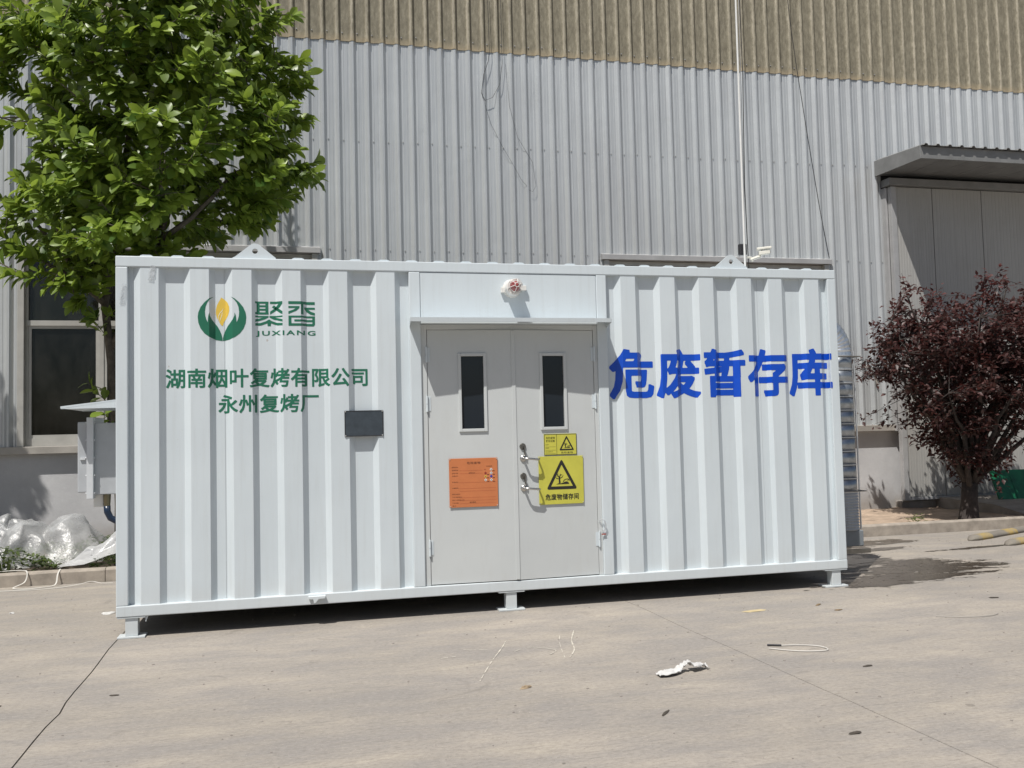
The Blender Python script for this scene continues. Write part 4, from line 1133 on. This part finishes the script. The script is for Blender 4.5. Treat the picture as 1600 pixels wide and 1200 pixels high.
for base, tip, nl in (((-.72, 3.93, 1.75), (-.92, 3.78, 1.98), 7), ((-.72, 3.93, 1.55), (-.80, 3.7, 1.72), 7), ((-.70, 3.93, 1.9), (-.98, 3.8, 2.05), 4), ((-.70, 3.95, 1.3), (-.62, 3.7, 1.5), 6), ((-.78, 3.9, 2.5), (-.88, 3.7, 2.72), 9), ((-.80, 3.88, 2.75), (-.70, 3.65, 2.85), 8)):
    base, tip = G(base), G(tip); branch(twigs, base, tip, .007, .003, .1, 4, 5); spray(Vector(base), Vector(tip), nl, .15, r_)
twigs.build('twigs', M['bark'], gt)['kind'] = 'stuff'
# the 300 leaves that show largest become leaves of their own, the rest one mass
fr = sorted(range(len(items)), key=lambda i: (Vector(items[i][1])-CAM).length-1.2*abs(items[i][0][2, 2])/.185*.3)
near = [i for i in fr if -2.1 < items[i][1][0] < 1.8 and items[i][1][2] < 6.2][:300]; nset = set(near)
crown = bpy.data.objects.new('crown', leaves_mesh('crown', [it for i, it in enumerate(items) if i not in nset], tmpl, M['leaf'], np.array(TB)))
link(crown, gt); crown['kind'] = 'stuff'
lm_cache = {}
for i in near:
    A, p, k, tv = items[i]; tb = round(tv*5)/5
    if (k, tb) not in lm_cache: lm_cache[(k, tb)] = leaves_mesh('leaf', [(np.eye(3), np.zeros(3), k, tb)], tmpl, M['leaf'], np.zeros(3))
    o = bpy.data.objects.new('leaf', lm_cache[(k, tb)]); link(o, crown)
    q = np.array(p)-np.array(TB)
    o.matrix_basis = Matrix(((A[0, 0], A[0, 1], A[0, 2], q[0]), (A[1, 0], A[1, 1], A[1, 2], q[1]), (A[2, 0], A[2, 1], A[2, 2], q[2]), (0, 0, 0, 1)))

# the next tree of the row, just left of the picture; its shadow falls on the low wall
nt_ = gt.copy(); link(nt_); nt_.location = TB+Vector((-3.95, -.1, 0)); nt_.rotation_euler = (0, 0, R(200)); nt_.scale = (.95, .95, .95)
nt_['label'] = 'neighbouring broad-leaved tree left of the picture, shading the low wall'
for ch in list(gt.children):
    c_ = ch.copy(); link(c_, nt_)

# ---- purple-leaved plum in the right bed
PB = Vector((10.02, 3.40, .05))
pt = empty('purple_plum_tree', PB, 'small dark purple-leaved tree growing in the right bed beside the gate', 'tree')
pr_ = random.Random(5); tk = MB()
tk.tube([(10.0, 3.40, .02), (10.01, 3.40, .08), (10.03, 3.40, .3), (10.06, 3.41, .55)], [.17, .13, .105, .10], 12)
st = []
targets = [(8.75, 3.0, 2.45), (9.05, 3.5, 2.75), (9.15, 3.3, 3.1), (9.5, 3.1, 2.7), (9.7, 3.8, 2.7), (10.0, 3.0, 2.75), (10.35, 3.3, 3.1), (10.55, 3.1, 3.25), (10.9, 3.6, 3.1), (11.25, 3.2, 3.25), (11.6, 3.4, 3.2), (12.0, 3.3, 3.0), (12.3, 3.7, 2.6), (12.2, 3.1, 2.2), (8.9, 3.2, 2.0), (9.3, 2.8, 1.75), (9.6, 3.0, 1.3), (11.3, 2.8, 2.2), (10.4, 2.6, 2.1), (11.0, 4.2, 2.6), (10.2, 4.2, 2.6), (9.4, 4.1, 2.3), (11.9, 3.0, 1.6)]
for t in targets:
    f = Vector((10.06+pr_.uniform(-.04, .04), 3.41, pr_.uniform(.42, .62))); e = Vector(t)
    mid = f.lerp(e, .5)+Vector((-(e.x-f.x)*.08, 0, .10))
    pts = [f.lerp(mid, i/5) if i <= 5 else mid.lerp(e, (i-5)/5) for i in range(11)]
    pts = [p+Vector((pr_.uniform(-.02, .02), pr_.uniform(-.02, .02), 0)) for p in pts]
    tk.tube(pts, [.036*(1-i/10)**.8+.005 for i in range(11)], 7); st += pts[3:]
tk.build('trunk', M['plumbark'], pt, smooth=True)
def plum_ok(p):
    # V-shaped crown
    lowl = [(.50, 9.86, 10.3), (.8, 9.72, 10.55), (1.2, 9.45, 10.9), (1.6, 9.05, 11.4), (2.0, 8.85, 11.9), (2.4, 8.75, 12.3), (2.8, 8.95, 12.5), (3.1, 9.3, 12.3), (3.3, 10.3, 12.0)]
    z = p.z
    if z < .50 or z > 3.3: return False
    for (za, la, ra), (zb, lb, rb) in zip(lowl, lowl[1:]):
        if za <= z <= zb:
            t = (z-za)/(zb-za); l_ = la+(lb-la)*t; r__ = ra+(rb-ra)*t; break
    c = (l_+r__)/2; hw = (r__-l_)/2; hd = min(.95, hw*.9+.08)
    m = .95+.55*noise.noise(p*1.9)+.25*noise.noise(p*4.5)
    top = 2.86+.62*noise.noise(Vector((p.x*2.1+2.2, p.y*2, 4)))
    return ((p.x-c)/hw)**2+((p.y-3.4)/hd)**2 < m*m and z < top
ptips = []
while len(ptips) < 1250:
    p = Vector((pr_.uniform(8.5, 12.6), pr_.uniform(2.3, 4.5), pr_.uniform(.5, 3.35)))
    if plum_ok(p) and noise.noise(p*2.4+Vector((5, 5, 5))) > -.16: ptips.append(p)
ptips = [p for p in ptips if p.x > 8.85-.12*noise.noise(p*3)]
ptips += [Vector(q) for q in ((8.72, 3.05, 2.40), (8.70, 3.0, 2.05), (8.80, 3.05, 2.62), (8.80, 3.1, 1.75), (9.10, 3.3, 3.25), (9.0, 3.2, 3.0), (9.16, 3.3, 3.12), (10.5, 3.2, 3.35), (10.45, 3.2, 3.2), (11.15, 3.2, 3.4), (11.2, 3.2, 3.25), (9.35, 3.3, 3.05), (8.62, 3.05, 2.10))]
ptm = [small_leaf(1, .52), small_leaf(1, .62), small_leaf(1, .45)]
pit = []; ptw = MB()
for p in ptips:
    q = min(pr_.sample(st, 90), key=lambda s_: (s_-p).length); d = (p-q)
    if d.length > .6: q = p-d.normalized()*.5
    dd = ((p-q).normalized()+Vector((0, 0, .35))).normalized()
    if (p-q).length > .02: ptw.tube([q, q.lerp(p, .5)+Vector((0, 0, .02)), p+dd*.12], [.006, .004, .002], 4)
    for i in range(pr_.randint(18, 26)):
        t = pr_.random(); pos = q.lerp(p+dd*.14, .25+.75*t)+Vector((pr_.gauss(0, .035), pr_.gauss(0, .035), pr_.gauss(0, .03)))
        dv = (dd*.4+Vector((pr_.gauss(0, 1), pr_.gauss(0, 1), pr_.gauss(-.15, .7)))).normalized()
        A, pp = leaf_mats(pos, dv, (pr_.gauss(0, .5), pr_.gauss(-.2, .5), 1), pr_.uniform(.055, .095))
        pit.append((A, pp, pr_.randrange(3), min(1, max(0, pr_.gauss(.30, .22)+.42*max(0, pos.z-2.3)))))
ptw.build('twigs', M['plumbark'], pt)['kind'] = 'stuff'
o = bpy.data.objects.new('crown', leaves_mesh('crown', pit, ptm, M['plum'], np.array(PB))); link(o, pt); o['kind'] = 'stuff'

# ---- weeds in the left bed
wit = []; wr = random.Random(3); wt = [small_leaf(1, .45), small_leaf(1, .35), small_leaf(1, .6)]
for i in range(6500):
    x = wr.uniform(-3.6, .8); y = KERB_Y+.13+2.0*wr.random()**1.6
    den = noise.noise(Vector((x*1.6, y*1.6, 2)))
    if den < -.25: continue
    hh = .05+.26*max(0, den+.35)*wr.random()
    a = wr.uniform(0, 6.28); el_ = wr.uniform(.05, 1.0)
    A, pp = leaf_mats((x, y, .07+hh), (math.cos(a), math.sin(a), el_), (0, -.1, 1), wr.uniform(.035, .085))
    wit.append((A, pp, wr.randrange(3), min(1, max(0, wr.gauss(.45, .22)))))
for (x, y) in [(-1.62+wr.gauss(0, .06), 3.02+wr.gauss(0, .04)) for _ in range(60)]:    # tuft of grass blades at the kerb
    a = wr.uniform(0, 6.28); A, pp = leaf_mats((x, y, .08), (math.cos(a)*.5, math.sin(a)*.5, 1), (math.cos(a), math.sin(a), .2), wr.uniform(.12, .24)); A = A.copy(); A[:, 0] *= .22
    wit.append((A, pp, 1, .6))
o = bpy.data.objects.new('ground_weeds', leaves_mesh('ground_weeds', wit, wt, M['weed'], np.zeros(3))); link(o)
tag(o, 'low green weeds covering the bed behind the left kerb', 'weeds', kind='stuff')
wit = []
for i in range(46):
    a = wr.uniform(0, 6.28); rr_ = wr.random()**.6*.10; A, pp = leaf_mats((9.02+math.cos(a)*rr_, 3.16+math.sin(a)*rr_, .09+wr.random()*.11), (math.cos(a), math.sin(a), wr.uniform(.1, .9)), (0, -.1, 1), wr.uniform(.04, .075)); wit.append((A, pp, wr.randrange(3), wr.uniform(.6, 1)))
o = bpy.data.objects.new('weed_plant', leaves_mesh('weed_plant', wit, wt, M['weed'], np.array((9.02, 3.16, .07)))); o.location = (9.02, 3.16, .07); link(o)
tag(o, 'single small pale green weed in the sandy strip behind the right kerb', 'weed')

# ================================================================== LITTER AND OTHER THINGS
def film(name, label, x0, x1, y0, y1, z, hfun, mat, seed, n=54):
    nx = n; ny = max(10, int(n*(y1-y0)/(x1-x0))); vs = []; fs = []
    for j in range(ny+1):
        for i in range(nx+1):
            s_, t = i/nx, j/ny
            x = x0+(x1-x0)*s_; y = y0+(y1-y0)*t
            q = Vector((x*3+seed, y*3, seed)); e = min(s_, 1-s_, t, 1-t)*4; e = min(1, max(0, e))
            rid = abs(noise.noise(q*.55+Vector((0, 0, 3))))*.9+abs(noise.noise(q*1.25))*.42+abs(noise.noise(q*3.1))*.10
            h_ = hfun(s_, t)*(.45+1.0*rid)
            vs.append((x+.09*noise.noise(q*2.0+Vector((9, 0, 0))), y+.09*noise.noise(q*2+Vector((0, 9, 0))), z+.004+h_+.012*(1-e)*rid))
    for j in range(ny):
        for i in range(nx): a = j*(nx+1)+i; fs.append((a, a+1, a+nx+2, a+nx+1))
    o = MB().add(vs, fs).build(name, mat, smooth=True); return tag(o, label, 'plastic sheet', 'discarded plastic sheets in the left bed')
film('plastic_sheet', 'crumpled clear plastic sheet heaped on the weeds by the wall', -2.6, -.75, 3.35, 4.35, .13, lambda s_, t: .64*math.sin(math.pi*min(1, s_*1.0))**.6*math.sin(math.pi*t)**.7, M['film'], 3)
film('plastic_sheet', 'milky white plastic sheet draped over the kerb edge beside the container', -1.10, .05, 2.97, 3.75, .11, lambda s_, t: (.05+.80*s_)*math.sin(math.pi*min(1, .08+t*.92))**.55, M['milky'], 8)
film('plastic_sheet', 'small scrap of clear plastic lying in the grass near the kerb', -1.85, -1.28, 2.99, 3.28, .15, lambda s_, t: .10*math.sin(math.pi*s_)*math.sin(math.pi*t), M['film'], 14, 26)
def strap(label, pts, wd, mat='strap', name='strap', cat='strap'):
    vs = []; fs = []; n = len(pts)
    for i, p in enumerate(pts):
        p = Vector(p); t = (Vector(pts[min(i+1, n-1)])-Vector(pts[max(i-1, 0)])).normalized(); s_ = t.cross(Vector((0, -.3, 1))).normalized()*wd/2
        vs += [p-s_, p+s_]
    fs = [(2*i, 2*i+1, 2*i+3, 2*i+2) for i in range(n-1)]
    o = MB().add(vs, fs).build(name, M[mat], solid=.002); return tag(o, label, cat)
def smoothpath(pts, k=8):
    out = []
    P_ = [Vector(p) for p in pts]
    for i in range(len(P_)-1):
        a, b, c, d = P_[max(i-1, 0)], P_[i], P_[i+1], P_[min(i+2, len(P_)-1)]
        for q in range(k):
            t = q/k; out.append(.5*((2*b)+(c-a)*t+(2*a-5*b+4*c-d)*t*t+(3*b-a-3*c+d)*t**3))
    out.append(P_[-1]); return out
strap('white packing strap hanging over the left kerb in a loop', smoothpath([(-1.9, 2.95, .145), (-1.62, 2.92, .15), (-1.40, 2.90, .152), (-1.33, 2.835, .14), (-1.34, 2.80, .05), (-1.42, 2.72, .01), (-1.30, 2.62, .008), (-1.16, 2.66, .008), (-1.06, 2.76, .012), (-1.05, 2.82, .10), (-1.04, 2.88, .148)]), .013)
strap('thin white strap lying along the foot of the left kerb', smoothpath([(-1.6, 2.60, .006), (-1.2, 2.55, .007), (-.98, 2.60, .006), (-.82, 2.66, .018), (-.72, 2.72, .03), (-.62, 2.70, .010), (-.52, 2.70, .006)]), .009)
# wheel stops
for (x0, y0, x1, y1, lab) in ((8.87, 2.06, 10.9, 2.90, 'longer worn yellow and black rubber bar lying on the concrete near the right kerb'), (8.93, 1.56, 10.6, 2.25, 'shorter worn rubber bar at the right edge in front of the longer bar')):
    d = Vector((x1-x0, y1-y0, 0)); ln = d.length; mb = MB(); sec = 24; m = 9; vs = []
    for i in range(sec+1):
        t = i/sec*ln; e = min(1, max(.25, (min(t, ln-t)/.10)**.5)) if min(t, ln-t) < .10 else 1
        for q in range(m):
            a = math.pi*q/(m-1); nn = 1+.10*noise.noise(Vector((t*4, a*2, x0)))
            vs.append((t, -.075*math.cos(a)*e*nn, .002+.062*abs(math.sin(a))**.7*e*nn))
    fs = [(i*m+q, i*m+q+1, (i+1)*m+q+1, (i+1)*m+q) for i in range(sec) for q in range(m-1)]
    fs += [(i*m, (i+1)*m, (i+1)*m+m-1, i*m+m-1) for i in range(sec)]+[tuple(range(m)), tuple(range(sec*m, sec*m+m))]
    o = mb.add(vs, fs).build('rubber_bar', M['stop'], smooth=True); o.location = (x0, y0, 0); o.rotation_euler = (0, 0, math.atan2(d.y, d.x)); tag(o, lab, 'rubber bar', 'worn rubber bars by the right kerb')
# green board
gb = empty('green_board', (11.55, 4.42, .215), 'green painted board leaning on the ramp at the right edge', 'board')
MB().obox((11.72, 4.47, .42), (.32, -.02, 0), (0, .014, -.003), (0, .09, .215)).build('panel', M['boardgreen'], gb, bevel=.006)
MB().obox((11.72, 4.455, .40), (.012, 0, 0), (0, .013, 0), (0, .08, .19)).build('batten', M['boardgreen'], gb)
# rag, wire loop, bits
rb = []
rp_ = smoothpath([(3.24, -2.10, .004), (3.31, -2.09, .012), (3.38, -2.06, .010), (3.42, -2.05, .035), (3.45, -2.06, .05), (3.47, -2.05, .03), (3.55, -2.03, .02), (3.57, -2.05, .004)], 6)
vs = []; n = len(rp_)
for i, p in enumerate(rp_):
    t = i/(n-1); wd = .035*(.55+.8*abs(math.sin(t*6.3+.6)))*(.35 if abs(t-.55) < .06 else 1)
    for q in range(7):
        a = (q/6-.5)*2; vs.append((p.x+.006*noise.noise(Vector((i*.5, q, 1))), p.y+a*wd, max(.003, p.z+.028*noise.noise(Vector((i*.35, q*.9, 3)))*(1-.3*abs(a))+.008)))
fs = [(i*7+q, i*7+q+1, (i+1)*7+q+1, (i+1)*7+q) for i in range(n-1) for q in range(6)]
tag(MB().add(vs, fs).build('rag', M['rag'], solid=.003, smooth=True), 'twisted white rag lying on the concrete in front of the container', 'rag')
wl = empty('wire_loop', (4.3, -1.8, 0), 'bent white wire with a black end lying on the concrete', 'wire')
MB().tube(smoothpath([(4.25, -1.70, .006), (4.35, -1.72, .006), (4.45, -1.78, .006), (4.475, -1.85, .006), (4.44, -1.90, .006), (4.32, -1.88, .006), (4.22, -1.82, .006), (4.14, -1.74, .006)], 6), .0038, 6).build('wire', M['strap'], wl)
MB().tube([(4.17, -1.665, .007), (4.21, -1.68, .007), (4.25, -1.70, .007)], .0072, 6).build('end_sleeve', M['cable'], wl)
tag(MB().tube(smoothpath([(5.72, -1.29, .005), (5.85, -1.36, .005), (5.98, -1.40, .006), (6.10, -1.40, .006), (6.19, -1.36, .005)], 6), .0028, 6).build('wire', M['flash_tan']), 'short pale wire lying on the concrete near the puddle', 'wire')
def bit(name, label, x, y, sx, sy, h_, mat, rot, cat, seed):
    rr_ = random.Random(seed); n = 9; vs = []
    for k, zf, s_ in ((0, .0, 1.0), (1, .6, .95), (2, 1.0, .55)):
        for q in range(n):
            a = 2*math.pi*q/n; r__ = s_*(1+rr_.uniform(-.45, .35)); vs.append((sx*r__*math.cos(a), sy*r__*math.sin(a), .001+h_*zf*(1+rr_.uniform(-.2, .2))))
    fs = [(k*n+q, k*n+(q+1) % n, (k+1)*n+(q+1) % n, (k+1)*n+q) for k in range(2) for q in range(n)]+[tuple(range(2*n, 3*n)), tuple(reversed(range(n)))]
    o = MB().add(vs, fs).build(name, mat); o.location = (x, y, 0); o.rotation_euler = (0, 0, rot); return tag(o, label, cat)
bit('wood_chip', 'light brown wood chip on the concrete in front of the doors', 2.47, -2.08, .035, .018, .012, M['wood'], .2, 'wood chip', 1)
bit('dry_leaf', 'dark dry leaf on the concrete left of the wire loop', 3.02, -2.72, .05, .010, .004, M['twig'], .9, 'leaf', 2)
bit('dry_leaf', 'dark leaf scrap on the concrete right of the joint', 4.47, -2.28, .032, .012, .006, M['twig'], .1, 'leaf', 3)
bit('dry_leaf', 'flat dark leaf near the bottom edge of the picture', 3.72, -3.25, .034, .013, .006, M['twig'], .2, 'leaf', 4)
bit('dry_leaf', 'dark curled leaf on the concrete near the right front foot', 5.20, -.62, .04, .013, .006, M['dryleaf'], .6, 'leaf', 5)
bit('dry_leaf', 'small brown leaf on the concrete below the right foot', 5.22, -.85, .035, .012, .006, M['dryleaf'], .1, 'leaf', 6)
bit('dry_leaf', 'dark leaf lying far right on the concrete past the puddle', 6.60, -.85, .05, .018, .006, M['twig'], -.2, 'leaf', 7)
bit('twig', 'thin dark twig lying on the slab left of the long joint', -.36, -1.52, .085, .010, .008, M['twig'], -.12, 'twig', 8)
bit('twig', 'short dark twig lying just right of the long joint', .265, -1.50, .028, .008, .006, M['twig'], -.1, 'twig', 9)
bit('paper_scrap', 'small white paper scrap on the slab near the left kerb', -.25, 1.05, .055, .035, .012, M['rag'], .2, 'paper', 10)
bit('paper_scrap', 'tiny white scrap on the slab far left', -1.05, 1.35, .02, .016, .010, M['rag'], .2, 'paper', 11)
bit('paper_scrap', 'yellowish flat scrap under the right half of the container front', 4.62, -.66, .09, .03, .003, simple('yellow_scrap', (.52, .42, .24), .8), .15, 'paper', 15)
# many tiny crumbs nobody would count
cr = MB(); cr_r = random.Random(44)
for i in range(900):
    x = cr_r.uniform(-2.5, 9.5); y = cr_r.uniform(-4.6, 2.6); s_ = cr_r.uniform(.0015, .005)
    cr.obox((x, y, s_*.5), (s_*cr_r.uniform(.7, 1.6), s_*.4, 0), (-s_*.3, s_*cr_r.uniform(.6, 1.2), 0), (0, s_*.2, s_*.5))
tag(cr.build('grit', M['plinth']), 'scattered grit and crumbs on the concrete yard', 'grit', kind='stuff')
# pale scratches on the concrete
def scratch(pts, wd, seed):
    r__ = random.Random(seed); P_ = smoothpath([(x, y, .0032) for x, y in pts], 10)
    vs = []
    for i, p in enumerate(P_):
        t = (P_[min(i+1, len(P_)-1)]-P_[max(i-1, 0)]).normalized(); s_ = Vector((-t.y, t.x, 0))*wd*r__.uniform(.2, 1)
        vs += [p-s_, p+s_]
    fs = [(2*i, 2*i+1, 2*i+3, 2*i+2) for i in range(len(P_)-1) if r__.random() > .22]
    return MB().add(vs, fs).build('scratch_mark', simple('scratch_mark', (.56, .52, .45), .9, var=.2, scale=30), ground)
scratch([(2.257, -1.873), (2.40, -1.50), (2.55, -1.15), (2.615, -.976)], .005, 1)
scratch([(2.89, -1.54), (2.98, -1.35), (3.04, -1.1), (3.14, -.83)], .006, 2)
scratch([(2.60, -1.28), (2.72, -1.20), (2.86, -1.32), (2.80, -1.42)], .005, 3)
scratch([(2.12, -1.30), (2.22, -1.28)], .004, 5); scratch([(2.30, -1.12), (2.45, -1.18)], .004, 6); scratch([(2.86, -1.55), (2.93, -1.2), (3.0, -.95)], .004, 7)

# puddle by the right end
nx, ny = 80, 70; vs = []; fs = []; wet = []
X0, X1, Yy0, Yy1 = 5.4, 9.2, -.45, 2.84
blobs = [(6.55, .18, .80, .22), (7.05, .55, .72, .30), (7.25, .88, .42, .22), (6.30, .02, .42, .12), (7.45, 2.3, .75, .22), (6.8, 2.3, .8, .3), (6.55, 1.3, .5, .5), (8.5, 1.55, .5, .05), (7.6, 1.85, .4, .08)]
for j in range(ny+1):
    for i in range(nx+1):
        x = X0+(X1-X0)*i/nx; y = Yy0+(Yy1-Yy0)*j/ny; vs.append((x, y, .0036))
        q = max(1-math.hypot((x-a-.0*y)/sx, (y-b-.10*(x-a))/sy) for a, b, sx, sy in blobs)
        edge = min(i, nx-i, j, ny-j)/6
        wet.append(min(.5+.55*q if q > -.9 else 0, edge) if edge < 1 else max(0, .5+.55*q))
for j in range(ny):
    for i in range(nx): a = j*(nx+1)+i; fs.append((a, a+1, a+nx+2, a+nx+1))
pu = MB().add(vs, fs).build('puddle', M['puddle'])
at = pu.data.attributes.new('wet', 'FLOAT', 'POINT'); at.data.foreach_set('value', np.array(wet, np.float32))
tag(pu, 'dark wet patch of spilled water on the concrete by the right end', 'puddle', kind='structure')

# scraps of clear tape left on the container
def tape(label, x, z, w_, h_, y, seed):
    vs = []; fs = []; nx_, nz_ = 8, 14
    for j in range(nz_+1):
        for i in range(nx_+1):
            q = Vector((i*.5, j*.45, seed)); vs.append((x+w_*(i/nx_-.5)*(1-.5*abs(j/nz_-.4))+.35*w_*(j/nz_), y-.004-.010*abs(noise.noise(q)), z+h_*(j/nz_-.5)))
    for j in range(nz_):
        for i in range(nx_): a = j*(nx_+1)+i; fs.append((a, a+1, a+nx_+2, a+nx_+1))
    return tag(MB().add(vs, fs).build('tape_scrap', M['film'], smooth=True), label, 'tape', 'scraps of clear tape on the container')
tape('crumpled clear tape scrap stuck on the left corner post', .045, 2.47, .045, .15, 0, 3)
tape('clear tape scrap hanging under the top beam near the left corner', .24, 2.63, .05, .11, .005, 6)
ptag = empty('plastic_tag', (3.66, 0, .62), 'crumpled clear plastic tag with red end hanging by the lower right hinge', 'tag')
MB().tube(smoothpath([(3.64, .012, .665), (3.655, -.02, .68), (3.672, -.03, .665), (3.682, -.02, .62), (3.672, -.012, .585), (3.655, -.008, .60)], 5), .006, 6).build('plastic_loop', M['film'], ptag)
MB().obox((3.668, -.010, .560), (.018, 0, 0), (0, .004, 0), (0, 0, .004)).build('red_end', M['red'], ptag)
